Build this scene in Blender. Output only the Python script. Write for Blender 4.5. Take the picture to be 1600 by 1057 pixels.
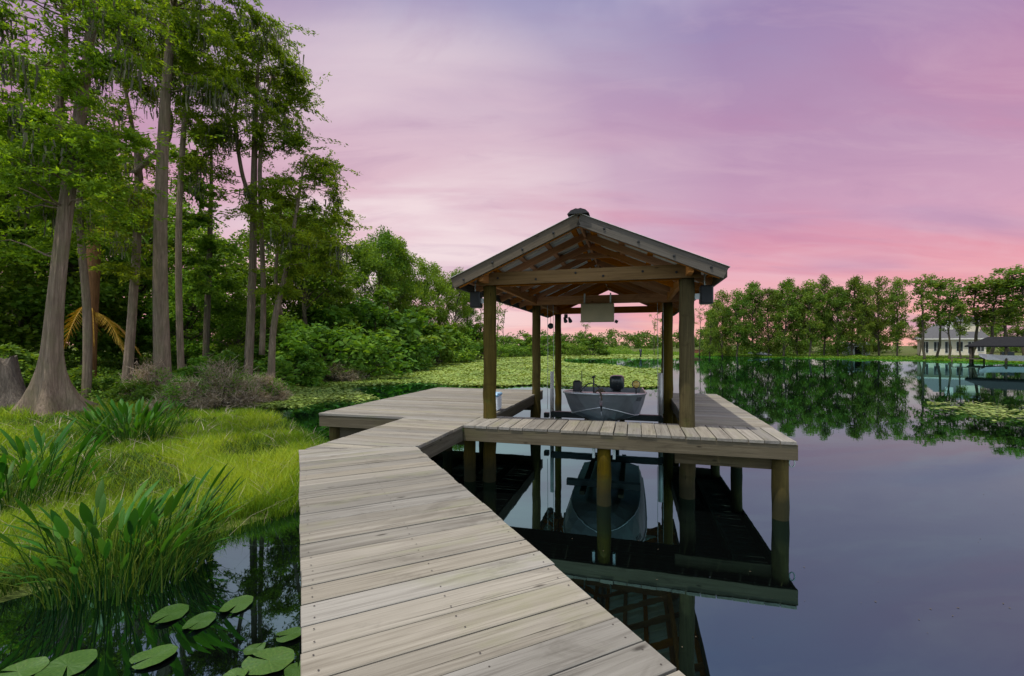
import bpy, math, random
import numpy as np
from mathutils import Vector

for o in list(bpy.data.objects):
    bpy.data.objects.remove(o, do_unlink=True)
SC = bpy.context.scene
COL = SC.collection
PI = math.pi
R = math.radians
random.seed(7)

# ------------------------------------------------------------------ camera
F = 694.0            # focal length in photo pixels (photo 1600 wide)
HZ = 540.0           # photo row of the horizon
H = 2.15             # eye height over the water
cam_d = bpy.data.cameras.new('camera')
cam_d.sensor_width = 36.0
cam_d.lens = 36.0 * F / 1600.0
cam_d.shift_y = (HZ - 528.5) / 1600.0
cam_d.clip_start = 0.05
cam_d.clip_end = 3000
cam = bpy.data.objects.new('camera', cam_d)
COL.objects.link(cam)
cam.location = (0, 0, H)
cam.rotation_euler = (PI / 2, 0, 0)
SC.camera = cam

# ------------------------------------------------------------------ sky
def lin(r, g, b):
    def f(c):
        c /= 255.0
        return c / 12.92 if c <= 0.04045 else ((c + 0.055) / 1.055) ** 2.4
    return (f(r), f(g), f(b), 1.0)

SUN_TO = Vector((-0.582, -0.421, 2.2)).normalized()
SUN_EL = math.asin(SUN_TO.z)
SUN_AZ = math.atan2(SUN_TO.x, SUN_TO.y)

class NT:
    """small helper to write node trees"""
    def __init__(self, tree):
        self.t = tree
        tree.nodes.clear()
    def n(self, kind, **kw):
        nd = self.t.nodes.new(kind)
        for k, v in kw.items():
            setattr(nd, k, v)
        return nd
    def put(self, sock, val):
        if val is None:
            return
        if isinstance(val, bpy.types.NodeSocket):
            self.t.links.new(val, sock)
        else:
            sock.default_value = val
    def math(self, op, a, b=None, c=None, clamp=False):
        nd = self.n('ShaderNodeMath', operation=op, use_clamp=clamp)
        for i, v in enumerate((a, b, c)):
            self.put(nd.inputs[i], v)
        return nd.outputs[0]
    def mix(self, fac, a, b, blend='MIX'):
        nd = self.n('ShaderNodeMix', data_type='RGBA', blend_type=blend)
        self.put(nd.inputs[0], fac); self.put(nd.inputs[6], a); self.put(nd.inputs[7], b)
        return nd.outputs[2]
    def ramp(self, fac, stops, interp='LINEAR'):
        nd = self.n('ShaderNodeValToRGB')
        cr = nd.color_ramp
        cr.interpolation = interp
        while len(cr.elements) < len(stops):
            cr.elements.new(0.5)
        for e, (p, c) in zip(cr.elements, stops):
            e.position = p
            e.color = c if not isinstance(c, (int, float)) else (c, c, c, 1)
        self.put(nd.inputs[0], fac)
        return nd.outputs[0]
    def noise(self, vec, scale, detail=4, rough=0.55, dist=0.0):
        nd = self.n('ShaderNodeTexNoise')
        self.put(nd.inputs['Vector'], vec)
        nd.inputs['Scale'].default_value = scale
        nd.inputs['Detail'].default_value = detail
        nd.inputs['Roughness'].default_value = rough
        nd.inputs['Distortion'].default_value = dist
        return nd.outputs[0]
    def mapping(self, vec, scale=(1, 1, 1), rot=(0, 0, 0), loc=(0, 0, 0)):
        nd = self.n('ShaderNodeMapping')
        self.put(nd.inputs[0], vec)
        self.put(nd.inputs[1], loc)
        nd.inputs[2].default_value = rot
        nd.inputs[3].default_value = scale
        return nd.outputs[0]

world = bpy.data.worlds.new('World')
SC.world = world
world.use_nodes = True
w = NT(world.node_tree)
tc = w.n('ShaderNodeTexCoord').outputs['Generated']
sep = w.n('ShaderNodeSeparateXYZ'); w.put(sep.inputs[0], tc)
zx, zy, zz = sep.outputs
el = w.math('MAXIMUM', zz, 0.0)
base = w.ramp(el, [(0.0, lin(254, 192, 170)), (0.05, lin(250, 182, 174)), (0.13, lin(236, 178, 190)), (0.22, lin(210, 164, 190)),
                   (0.33, lin(190, 152, 184)), (0.45, lin(176, 145, 181)), (0.60, lin(144, 140, 184)), (0.85, lin(100, 130, 184))])
den = w.math('ADD', el, 0.16)
comb = w.n('ShaderNodeCombineXYZ')
w.put(comb.inputs[0], w.math('DIVIDE', zx, den)); w.put(comb.inputs[1], w.math('DIVIDE', zy, den))
flat = comb.outputs[0]
band = w.noise(w.mapping(flat, (0.5, 1.9, 1), (0, 0, R(24)), (3.1, 0.4, 0)), 1.0, 6, 0.5, 0.5)
bandm = w.ramp(band, [(0.38, 0.0), (0.66, 1.0)], 'EASE')
rose = w.ramp(el, [(0.0, lin(249, 176, 168)), (0.10, lin(238, 160, 170)), (0.2, lin(218, 146, 170)), (0.35, lin(196, 138, 172)), (0.46, lin(174, 138, 178)), (0.8, lin(110, 124, 172))])
c1 = w.mix(w.math('MULTIPLY', bandm, 0.9), base, rose)
# violet cloud bellies
vio = w.noise(w.mapping(flat, (0.5, 1.2, 1), (0, 0, R(20)), (7.7, 2.4, 0)), 0.9, 3, 0.5, 0.3)
viom = w.ramp(vio, [(0.50, 0.0), (0.70, 1.0)], 'EASE')
c2 = w.mix(w.math('MULTIPLY', viom, 0.5), c1, lin(164, 140, 182))
# pale break in the cloud low over the wood
gd = Vector((-0.20, 0.95, 0.27)).normalized()
vm = w.n('ShaderNodeVectorMath', operation='DOT_PRODUCT')
w.put(vm.inputs[0], tc); vm.inputs[1].default_value = gd
pale = w.ramp(vm.outputs['Value'], [(0.80, 0.0), (0.91, 0.25), (0.97, 0.75), (1.0, 1.0)], 'LINEAR')
pale2 = w.math('MULTIPLY', pale, w.math('MULTIPLY_ADD', bandm, -0.45, 1.0, clamp=True))
c3 = w.mix(w.math('MULTIPLY', pale2, 0.95), c2, lin(246, 226, 228))
# soft broken cloud texture
wisp = w.noise(w.mapping(flat, (1.0, 2.6, 1), (0, 0, R(24)), (0.3, 1.9, 0)), 1.6, 6, 0.62, 0.7)
c3 = w.mix(w.ramp(wisp, [(0.50, 0.0), (0.80, 0.24)]), c3, lin(238, 208, 216))
c3 = w.mix(w.ramp(wisp, [(0.24, 0.30), (0.46, 0.0)]), c3, lin(170, 132, 170))
sky = w.n('ShaderNodeTexSky', sky_type='NISHITA')
sky.sun_disc = False
sky.sun_elevation = SUN_EL
sky.sun_rotation = SUN_AZ
sky.air_density = 1.0
skyb = w.mix(1.0, sky.outputs[0], (0.20, 0.20, 0.20, 1), 'MULTIPLY')
cum = w.noise(w.mapping(flat, (1.1, 1.1, 1), (0, 0, 0), (1.7, 5.1, 0)), 1.0, 5, 0.55, 0.2)
skyc = w.mix(w.ramp(cum, [(0.42, 0.0), (0.66, 1.0)], 'EASE'), skyb, (2.1, 2.1, 2.05, 1))
zen = w.ramp(el, [(0.54, 0.0), (0.80, 1.0)], 'EASE')
# the evening colour lies ahead over the lake; behind the viewer, where the sun stands, it is plain day
day = w.ramp(w.math('MULTIPLY_ADD', zy, -1.0, 0.5), [(0.10, 0.0), (0.75, 1.0)], 'EASE')
c4 = w.mix(w.math('MAXIMUM', zen, day), c3, skyc)
bg = w.n('ShaderNodeBackground')
w.put(bg.inputs[0], c4)
bg.inputs[1].default_value = 1.0
wo = w.n('ShaderNodeOutputWorld')
w.put(wo.inputs[0], bg.outputs[0])

# ------------------------------------------------------------------ sun, exposure
sl = bpy.data.lights.new('sun', 'SUN')
sl.energy = 3.9
sl.angle = R(0.6)
sl.color = (1.0, 0.94, 0.80)
sun = bpy.data.objects.new('sun', sl)
COL.objects.link(sun)
sun.rotation_euler = SUN_TO.to_track_quat('Z', 'Y').to_euler()
SC.view_settings.view_transform = 'Standard'
SC.view_settings.look = 'None'
SC.view_settings.exposure = 0.0
SC.view_settings.gamma = 1.0
SC.cycles.max_bounces = 8
SC.cycles.caustics_reflective = False
SC.cycles.transparent_max_bounces = 8
SC.cycles.sample_clamp_indirect = 6.0

# ------------------------------------------------------------------ pixel helpers
def at_y(px, Y, z=0.0):
    """a place on a photo column px at distance Y ahead"""
    return ((px - 800.0) * Y / F, Y, z)
def at_z(px, py, z=0.0):
    Y = F * (H - z) / (py - HZ)
    return ((px - 800.0) * Y / F, Y, z)
def z_at(py, Y):
    return H - (py - HZ) * Y / F

# ------------------------------------------------------------------ object helpers
def tag(o, label=None, cat=None, group=None, kind=None):
    if label: o['label'] = label
    if cat: o['category'] = cat
    if group: o['group'] = group
    if kind: o['kind'] = kind
    return o
def empty(name, loc=(0, 0, 0), rz=0.0):
    o = bpy.data.objects.new(name, None)
    o.empty_display_size = 0.2
    o.location = loc; o.rotation_euler = (0, 0, rz)
    COL.objects.link(o)
    return o
def link(name, mesh, parent=None, loc=(0, 0, 0), rot=(0, 0, 0), scale=(1, 1, 1)):
    o = bpy.data.objects.new(name, mesh)
    COL.objects.link(o)
    o.location = loc; o.rotation_euler = rot; o.scale = scale
    if parent: o.parent = parent
    return o

class MB:
    """collects vertices and faces; becomes one mesh"""
    def __init__(self):
        self.v = []; self.f = []
    def add(self, verts, faces):
        b = len(self.v)
        self.v.extend([tuple(p) for p in verts])
        self.f.extend([tuple(i + b for i in fc) for fc in faces])
        return self
    def box(self, x0, x1, y0, y1, z0, z1):
        return self.add([(x0, y0, z0), (x1, y0, z0), (x1, y1, z0), (x0, y1, z0), (x0, y0, z1), (x1, y0, z1), (x1, y1, z1), (x0, y1, z1)],
                        [(0, 3, 2, 1), (4, 5, 6, 7), (0, 1, 5, 4), (1, 2, 6, 5), (2, 3, 7, 6), (3, 0, 4, 7)])
    def cbox(self, x0, x1, y0, y1, z0, z1, c=0.006):
        """box with chamfered long edges all round"""
        def ring(z, i):
            return [(x0 + i, y0, z), (x1 - i, y0, z), (x1, y0 + i, z), (x1, y1 - i, z), (x1 - i, y1, z), (x0 + i, y1, z), (x0, y1 - i, z), (x0, y0 + i, z)]
        def rin(z):
            return [(x0 + c, y0 + c, z), (x1 - c, y0 + c, z), (x1 - c, y0 + c, z), (x1 - c, y1 - c, z), (x1 - c, y1 - c, z), (x0 + c, y1 - c, z), (x0 + c, y1 - c, z), (x0 + c, y0 + c, z)]
        v = ring(z0 + c, c) + ring(z1 - c, c)
        t = [(x0 + c, y0 + c, z1), (x1 - c, y0 + c, z1), (x1 - c, y1 - c, z1), (x0 + c, y1 - c, z1)]
        b = [(x0 + c, y0 + c, z0), (x1 - c, y0 + c, z0), (x1 - c, y1 - c, z0), (x0 + c, y1 - c, z0)]
        v += t + b
        f = [(i, (i + 1) % 8, 8 + (i + 1) % 8, 8 + i) for i in range(8)]
        f += [(16, 17, 18, 19), (23, 22, 21, 20)]
        f += [(8, 9, 17, 16), (9, 10, 17), (10, 11, 18, 17), (11, 12, 18), (12, 13, 19, 18), (13, 14, 19), (14, 15, 16, 19), (15, 8, 16)]
        f += [(1, 0, 20, 21), (2, 1, 21), (3, 2, 21, 22), (4, 3, 22), (5, 4, 22, 23), (6, 5, 23), (7, 6, 23, 20), (0, 7, 20)]
        return self.add(v, f)
    def beam(self, p, q, wid, hgt, up=(0, 0, 1)):
        """rectangular bar from p to q, centred"""
        p, q = Vector(p), Vector(q)
        d = (q - p).normalized()
        s = d.cross(Vector(up)).normalized()
        u = s.cross(d).normalized()
        vs = []
        for e in (p, q):
            for a, b in ((-1, -1), (1, -1), (1, 1), (-1, 1)):
                vs.append(e + s * (a * wid / 2) + u * (b * hgt / 2))
        return self.add(vs, [(0, 1, 2, 3), (7, 6, 5, 4), (0, 4, 5, 1), (1, 5, 6, 2), (2, 6, 7, 3), (3, 7, 4, 0)])
    def tube(self, pts, rad, sides=8, cap=True, flute=None):
        pts = np.asarray(pts, float)
        n = len(pts)
        rad = np.full(n, rad, float) if np.isscalar(rad) else np.asarray(rad, float)
        tang = np.gradient(pts, axis=0)
        tang /= np.linalg.norm(tang, axis=1)[:, None] + 1e-9
        ref = np.array([1.0, 0, 0]) if abs(tang[:, 0]).max() < 0.85 else np.array([0, 1.0, 0.2])
        th = np.linspace(0, 2 * PI, sides, endpoint=False)
        vs = []
        for i in range(n):
            s = np.cross(tang[i], ref); s /= np.linalg.norm(s) + 1e-9
            u = np.cross(tang[i], s)
            rr = rad[i] * (flute(i, th) if flute else 1.0)
            ring = pts[i] + np.outer(np.cos(th) * rr, s) + np.outer(np.sin(th) * rr, u)
            vs.extend(ring.tolist())
        fs = []
        for i in range(n - 1):
            for j in range(sides):
                a = i * sides + j; b = i * sides + (j + 1) % sides
                fs.append((a, a + sides, b + sides, b))
        if cap:
            fs.append(tuple(range(sides)))
            fs.append(tuple((n - 1) * sides + j for j in reversed(range(sides))))
        return self.add(vs, fs)
    def lathe(self, prof, sides=16, origin=(0, 0, 0)):
        vs = []
        for r, z in prof:
            for j in range(sides):
                a = 2 * PI * j / sides
                vs.append((origin[0] + r * math.cos(a), origin[1] + r * math.sin(a), origin[2] + z))
        fs = []
        for i in range(len(prof) - 1):
            for j in range(sides):
                a = i * sides + j; b = i * sides + (j + 1) % sides
                fs.append((a, b, b + sides, a + sides))
        fs.append(tuple(reversed(range(sides))))
        fs.append(tuple((len(prof) - 1) * sides + j for j in range(sides)))
        return self.add(vs, fs)
    def mesh(self, name, mat, smooth=False):
        m = bpy.data.meshes.new(name)
        m.from_pydata(self.v, [], self.f)
        m.materials.append(mat)
        if smooth:
            m.polygons.foreach_set('use_smooth', [True] * len(m.polygons))
        m.update()
        return m
    def build(self, name, mat, parent=None, smooth=False, loc=(0, 0, 0), rot=(0, 0, 0)):
        return link(name, self.mesh(name, mat, smooth), parent, loc, rot)

def quads_mesh(name, V, mat, tone=None):
    """V: (N,4,3) loose quads, tone: (N,) face attribute"""
    V = np.asarray(V, np.float32)
    N = len(V)
    m = bpy.data.meshes.new(name)
    m.vertices.add(N * 4); m.loops.add(N * 4); m.polygons.add(N)
    m.vertices.foreach_set('co', V.reshape(-1))
    m.loops.foreach_set('vertex_index', np.arange(N * 4, dtype=np.int32))
    m.polygons.foreach_set('loop_start', np.arange(0, N * 4, 4, dtype=np.int32))
    try:
        m.polygons.foreach_set('loop_total', np.full(N, 4, np.int32))
    except Exception:
        pass
    if tone is not None:
        a = m.attributes.new('tone', 'FLOAT', 'FACE')
        a.data.foreach_set('value', np.asarray(tone, np.float32))
    m.materials.append(mat)
    m.update(calc_edges=True)
    m.validate()
    return m

# ------------------------------------------------------------------ materials
def new_mat(name):
    m = bpy.data.materials.new(name)
    m.use_nodes = True
    return m, NT(m.node_tree)
def finish(t, shader):
    out = t.n('ShaderNodeOutputMaterial')
    t.put(out.inputs[0], shader)
def bsdf(t, col, rough=0.7, spec=0.4, metal=0.0, normal=None):
    b = t.n('ShaderNodeBsdfPrincipled')
    t.put(b.inputs['Base Color'], col)
    t.put(b.inputs['Roughness'], rough)
    b.inputs['Metallic'].default_value = metal
    b.inputs['Specular IOR Level'].default_value = spec
    if normal is not None: t.put(b.inputs['Normal'], normal)
    return b.outputs[0]
def bump(t, h, strength=0.3, dist=0.01):
    b = t.n('ShaderNodeBump')
    b.inputs['Strength'].default_value = strength
    b.inputs['Distance'].default_value = dist
    t.put(b.inputs['Height'], h)
    return b.outputs[0]
def obj_vec(t):
    """object coordinates shifted per object"""
    o = t.n('ShaderNodeTexCoord').outputs['Object']
    rnd = t.n('ShaderNodeObjectInfo').outputs['Random']
    cm = t.n('ShaderNodeCombineXYZ')
    t.put(cm.inputs[0], t.math('MULTIPLY', rnd, 37.0)); t.put(cm.inputs[1], t.math('MULTIPLY', rnd, 91.0)); t.put(cm.inputs[2], t.math('MULTIPLY', rnd, 53.0))
    va = t.n('ShaderNodeVectorMath', operation='ADD')
    t.put(va.inputs[0], o); t.put(va.inputs[1], cm.outputs[0])
    return va.outputs[0], rnd

def wood_mat(name, pale, mid, dark, axis=0, stain=None, stain_amt=0.0, rough=0.8, grain=1.0, tone=0.35, wet=False):
    m, t = new_mat(name)
    v, rnd = obj_vec(t)
    s1 = [26 * grain] * 3; s1[axis] = 1.1
    s2 = [90 * grain] * 3; s2[axis] = 2.2
    g1 = t.noise(t.mapping(v, s1), 1.0, 5, 0.6, 0.6)
    g2 = t.noise(t.mapping(v, s2), 1.0, 3, 0.6, 0.2)
    g3 = t.noise(v, 2.3, 3, 0.6)
    c = t.ramp(g1, [(0.16, dark), (0.46, mid), (0.80, pale)])
    c = t.mix(t.ramp(g2, [(0.34, 0.45), (0.50, 0.0)]), c, dark)
    c = t.mix(t.ramp(g3, [(0.42, 0.0), (0.75, 0.55)]), c, mid)
    # knots
    vo = t.n('ShaderNodeTexVoronoi', feature='F1')
    sk = [7.0] * 3; sk[axis] = 2.2
    t.put(vo.inputs['Vector'], t.mapping(v, sk)); vo.inputs['Scale'].default_value = 1.0
    c = t.mix(t.ramp(vo.outputs['Distance'], [(0.035, 0.85), (0.10, 0.0)]), c, tuple(x * 0.45 for x in dark[:3]) + (1,))
    br = t.math('MULTIPLY_ADD', rnd, tone, 1.0 - tone / 2)
    hsv = t.n('ShaderNodeHueSaturation')
    t.put(hsv.inputs['Value'], br); t.put(hsv.inputs['Color'], c)
    t.put(hsv.inputs['Saturation'], t.math('MULTIPLY_ADD', t.math('FRACT', t.math('MULTIPLY', rnd, 17.3)), 0.6, 0.75))
    c = hsv.outputs[0]
    if stain:
        sn = t.noise(t.mapping(v, (1.2, 3, 3)), 1.0, 4, 0.65)
        c = t.mix(t.math('MULTIPLY', t.ramp(sn, [(0.55, 0.0), (0.72, 1.0)]), stain_amt), c, stain)
    # damp dark patches and fine drying splits along the grain
    dp = t.noise(t.mapping(v, (1.6, 4, 4)), 1.0, 5, 0.7, 0.8)
    c = t.mix(t.math('MULTIPLY', t.ramp(dp, [(0.56, 0.0), (0.70, 1.0)]), 0.45), c, tuple(x * 0.7 for x in dark[:3]) + (1,))
    ss = [60 * grain] * 3; ss[axis] = 0.8
    sp_ = t.noise(t.mapping(v, ss, loc=(9, 4, 2)), 1.0, 2, 0.5, 0.3)
    c = t.mix(t.ramp(sp_, [(0.26, 0.9), (0.31, 0.0)]), c, tuple(x * 0.3 for x in dark[:3]) + (1,))
    if wet:
        oz = t.n('ShaderNodeSeparateXYZ'); t.put(oz.inputs[0], t.n('ShaderNodeTexCoord').outputs['Object'])
        wl_ = t.math('ADD', oz.outputs[2], t.math('MULTIPLY', g3, 0.35))
        c = t.mix(t.ramp(wl_, [(0.34, 0.9), (0.62, 0.0)]), c, (0.022, 0.022, 0.011, 1))
    hgt = t.math('ADD', t.math('MULTIPLY', g1, 0.6), g2)
    finish(t, bsdf(t, c, rough, 0.12, normal=bump(t, hgt, 0.45, 0.004)))
    return m

M = {}
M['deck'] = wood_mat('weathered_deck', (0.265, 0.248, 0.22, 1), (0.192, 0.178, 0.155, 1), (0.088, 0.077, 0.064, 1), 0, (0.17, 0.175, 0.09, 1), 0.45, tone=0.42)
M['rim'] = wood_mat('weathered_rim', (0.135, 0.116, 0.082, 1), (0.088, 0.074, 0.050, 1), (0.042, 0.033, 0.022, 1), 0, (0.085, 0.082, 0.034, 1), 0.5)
M['greywood'] = wood_mat('grey_fascia', (0.14, 0.122, 0.098, 1), (0.096, 0.082, 0.065, 1), (0.046, 0.038, 0.029, 1), 0)
M['frame'] = wood_mat('roof_timber', (0.58, 0.29, 0.115, 1), (0.45, 0.205, 0.075, 1), (0.24, 0.10, 0.038, 1), 0)
M['tie'] = wood_mat('tie_timber', (0.23, 0.165, 0.105, 1), (0.155, 0.108, 0.066, 1), (0.075, 0.05, 0.03, 1), 0)
M['post'] = wood_mat('treated_post', (0.115, 0.088, 0.024, 1), (0.070, 0.052, 0.013, 1), (0.030, 0.022, 0.007, 1), 2, (0.045, 0.058, 0.011, 1), 0.75, grain=0.6, wet=True)

def simple(name, col, rough=0.6, spec=0.4, metal=0.0, var=0.15, scale=12, bmp=0.0):
    m, t = new_mat(name)
    v, rnd = obj_vec(t)
    n = t.noise(v, scale, 4, 0.6)
    c = t.mix(t.ramp(n, [(0.3, 0.0), (0.7, 1.0)]), tuple(x * (1 - var) for x in col[:3]) + (1,), tuple(min(1, x * (1 + var)) for x in col[:3]) + (1,))
    finish(t, bsdf(t, c, rough, spec, metal, bump(t, n, bmp, 0.01) if bmp else None))
    return m
M['steel'] = simple('roof_steel', (0.66, 0.65, 0.60), 0.45, 0.5, 0.25, 0.12, 3)
M['capmetal'] = simple('ridge_metal', (0.016, 0.016, 0.018), 0.7, 0.3, 0.0)
M['alu'] = simple('boat_paint', (0.17, 0.182, 0.195), 0.42, 0.5, 0.25, 0.14, 5)
M['alu_light'] = simple('boat_trim', (0.40, 0.42, 0.44), 0.35, 0.5, 0.5, 0.12, 8)
M['hull_in'] = simple('boat_inside', (0.30, 0.31, 0.31), 0.6, 0.3, 0.1, 0.2, 6)
M['black'] = simple('black_plastic', (0.012, 0.013, 0.015), 0.45, 0.4)
M['cowl'] = simple('engine_cowl', (0.02, 0.027, 0.03), 0.3, 0.5)
M['galv'] = simple('galvanised', (0.38, 0.39, 0.40), 0.5, 0.5, 0.6, 0.2, 6)
M['pvc'] = simple('grey_pipe', (0.42, 0.42, 0.40), 0.55, 0.4, 0.0, 0.2, 4)
M['beige'] = simple('beige_enamel', (0.46, 0.42, 0.30), 0.5, 0.4, 0.0, 0.08, 4)
M['blue'] = simple('blue_plastic', (0.22, 0.42, 0.62), 0.45, 0.4, 0.0, 0.08)
M['whiteplastic'] = simple('white_plastic', (0.72, 0.76, 0.80), 0.45, 0.4, 0.0, 0.06)
M['rope'] = simple('rope', (0.07, 0.055, 0.035), 0.9, 0.2)
M['amber'] = simple('amber_lens', (0.38, 0.27, 0.06), 0.3, 0.5)
M['cable'] = simple('steel_cable', (0.45, 0.46, 0.47), 0.5, 0.5, 0.5)
M['nail'] = simple('nail_heads', (0.06, 0.05, 0.045), 0.7, 0.3, 0.3)
M['lettering'] = simple('hull_marks', (0.03, 0.035, 0.04), 0.6, 0.3)

def bark_mat(name, pale, dark, moss=None, moss_amt=0.0, scale=1.0):
    m, t = new_mat(name)
    v, rnd = obj_vec(t)
    g = t.noise(t.mapping(v, (22 * scale, 22 * scale, 1.2 * scale)), 1.0, 7, 0.7, 0.6)
    g2 = t.noise(t.mapping(v, (5, 5, 1.5)), 1.0, 3, 0.6)
    c = t.ramp(g, [(0.30, dark), (0.52, tuple((a + b) / 2 for a, b in zip(pale, dark))), (0.70, pale)])
    c = t.mix(t.ramp(g2, [(0.4, 0.0), (0.7, 0.5)]), c, dark)
    if moss:
        mm = t.noise(v, 1.7, 4, 0.65)
        c = t.mix(t.math('MULTIPLY', t.ramp(mm, [(0.45, 0.0), (0.65, 1.0)]), moss_amt), c, moss)
    finish(t, bsdf(t, c, 0.9, 0.2, normal=bump(t, g, 1.0, 0.07)))
    return m
M['bark'] = bark_mat('cypress_bark', (0.36, 0.275, 0.205, 1), (0.11, 0.08, 0.058, 1), (0.15, 0.145, 0.07, 1), 0.4)
M['bark_dark'] = bark_mat('broadleaf_bark', (0.15, 0.12, 0.085, 1), (0.045, 0.035, 0.025, 1), (0.07, 0.09, 0.03, 1), 0.5)
M['bark_palm'] = bark_mat('palm_bark', (0.32, 0.17, 0.07, 1), (0.12, 0.055, 0.025, 1))
M['stump'] = bark_mat('stump_wood', (0.24, 0.20, 0.165, 1), (0.06, 0.05, 0.04, 1))

def leaf_mat(name, dark, mid, light, trans=0.35, rough=0.6, spec=0.18, huevar=0.03):
    m, t = new_mat(name)
    a = t.n('ShaderNodeAttribute', attribute_name='tone')
    c = t.ramp(a.outputs['Fac'], [(0.0, dark), (0.5, mid), (1.0, light)])
    rnd = t.n('ShaderNodeObjectInfo').outputs['Random']
    hsv = t.n('ShaderNodeHueSaturation')
    t.put(hsv.inputs['Hue'], t.math('MULTIPLY_ADD', rnd, huevar, 0.5 - huevar / 2))
    t.put(hsv.inputs['Value'], t.math('MULTIPLY_ADD', t.math('FRACT', t.math('MULTIPLY', rnd, 7.7)), 0.4, 0.8))
    t.put(hsv.inputs['Color'], c)
    c = hsv.outputs[0]
    b = bsdf(t, c, rough, spec)
    tr = t.n('ShaderNodeBsdfTranslucent')
    t.put(tr.inputs[0], t.mix(1.0, c, (1.5, 1.35, 0.5, 1), 'MULTIPLY'))
    mx = t.n('ShaderNodeMixShader')
    mx.inputs[0].default_value = trans
    t.put(mx.inputs[1], b); t.put(mx.inputs[2], tr.outputs[0])
    finish(t, mx.outputs[0])
    return m
M['cyp_leaf'] = leaf_mat('cypress_needles', (0.06, 0.125, 0.010, 1), (0.135, 0.23, 0.014, 1), (0.24, 0.33, 0.028, 1), 0.52)
M['oak_leaf'] = leaf_mat('broad_leaves', (0.05, 0.115, 0.012, 1), (0.105, 0.20, 0.018, 1), (0.20, 0.30, 0.03, 1), 0.46)
M['far_leaf'] = leaf_mat('far_leaves', (0.045, 0.10, 0.016, 1), (0.095, 0.17, 0.02, 1), (0.175, 0.25, 0.03, 1), 0.4)
M['shrub_leaf'] = leaf_mat('shrub_leaves', (0.04, 0.11, 0.014, 1), (0.085, 0.19, 0.02, 1), (0.17, 0.28, 0.03, 1), 0.4)
M['moss'] = leaf_mat('hanging_moss', (0.06, 0.065, 0.04, 1), (0.11, 0.115, 0.07, 1), (0.17, 0.17, 0.11, 1), 0.2)
M['drytwig'] = leaf_mat('dry_twigs', (0.15, 0.115, 0.08, 1), (0.29, 0.235, 0.175, 1), (0.46, 0.38, 0.30, 1), 0.2)
M['grass'] = leaf_mat('marsh_grass', (0.05, 0.125, 0.010, 1), (0.15, 0.26, 0.016, 1), (0.31, 0.39, 0.035, 1), 0.45, huevar=0.0)
M['sedge'] = leaf_mat('sedge_blades', (0.035, 0.085, 0.012, 1), (0.07, 0.15, 0.018, 1), (0.20, 0.24, 0.04, 1), 0.3, huevar=0.0)
M['weed'] = leaf_mat('pickerel_leaf', (0.016, 0.065, 0.008, 1), (0.028, 0.105, 0.010, 1), (0.06, 0.175, 0.018, 1), 0.35, 0.5, 0.15)
M['pads'] = leaf_mat('lily_mat', (0.07, 0.125, 0.02, 1), (0.155, 0.225, 0.04, 1), (0.29, 0.345, 0.09, 1), 0.2, 0.45, 0.3, 0.0)
M['orange_frond'] = leaf_mat('dead_frond', (0.20, 0.11, 0.02, 1), (0.34, 0.19, 0.03, 1), (0.45, 0.28, 0.05, 1), 0.2)

def pad_mat():
    m, t = new_mat('lily_pad_leaf')
    v = t.n('ShaderNodeTexCoord').outputs['Object']
    rnd = t.n('ShaderNodeObjectInfo').outputs['Random']
    sp = t.n('ShaderNodeSeparateXYZ'); t.put(sp.inputs[0], v)
    ang = t.math('ARCTAN2', sp.outputs[1], sp.outputs[0])
    vein = t.math('ABSOLUTE', t.math('SINE', t.math('MULTIPLY', ang, 9.0)))
    n = t.noise(v, 9, 5, 0.6)
    n2 = t.noise(v, 34, 4, 0.7)
    c = t.ramp(n, [(0.3, (0.022, 0.06, 0.011, 1)), (0.55, (0.038, 0.09, 0.016, 1)), (0.75, (0.08, 0.13, 0.024, 1))])
    c = t.mix(t.ramp(vein, [(0.0, 0.45), (0.10, 0.0)]), c, (0.09, 0.16, 0.045, 1))
    c = t.mix(t.math('MULTIPLY', t.ramp(n2, [(0.52, 0.0), (0.68, 1.0)]), t.math('MULTIPLY', rnd, 1.0)), c, (0.10, 0.085, 0.03, 1))
    hsv = t.n('ShaderNodeHueSaturation')
    t.put(hsv.inputs['Value'], t.math('MULTIPLY_ADD', rnd, 0.5, 0.75)); t.put(hsv.inputs['Color'], c)
    finish(t, bsdf(t, hsv.outputs[0], 0.35, 0.5, normal=bump(t, t.math('ADD', vein, n), 0.2, 0.004)))
    return m
M['pad'] = pad_mat()

def ground_mat():
    m, t = new_mat('bank_soil')
    v = t.n('ShaderNodeTexCoord').outputs['Object']
    n = t.noise(v, 0.35, 5, 0.6)
    n2 = t.noise(v, 6.0, 5, 0.65)
    c = t.ramp(n2, [(0.3, (0.035, 0.05, 0.012, 1)), (0.5, (0.06, 0.085, 0.018, 1)), (0.7, (0.11, 0.13, 0.03, 1))])
    c = t.mix(t.ramp(n, [(0.45, 0.0), (0.65, 0.5)]), c, (0.085, 0.065, 0.04, 1))
    finish(t, bsdf(t, c, 0.95, 0.15, normal=bump(t, n2, 0.8, 0.05)))
    return m
M['ground'] = ground_mat()

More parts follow.
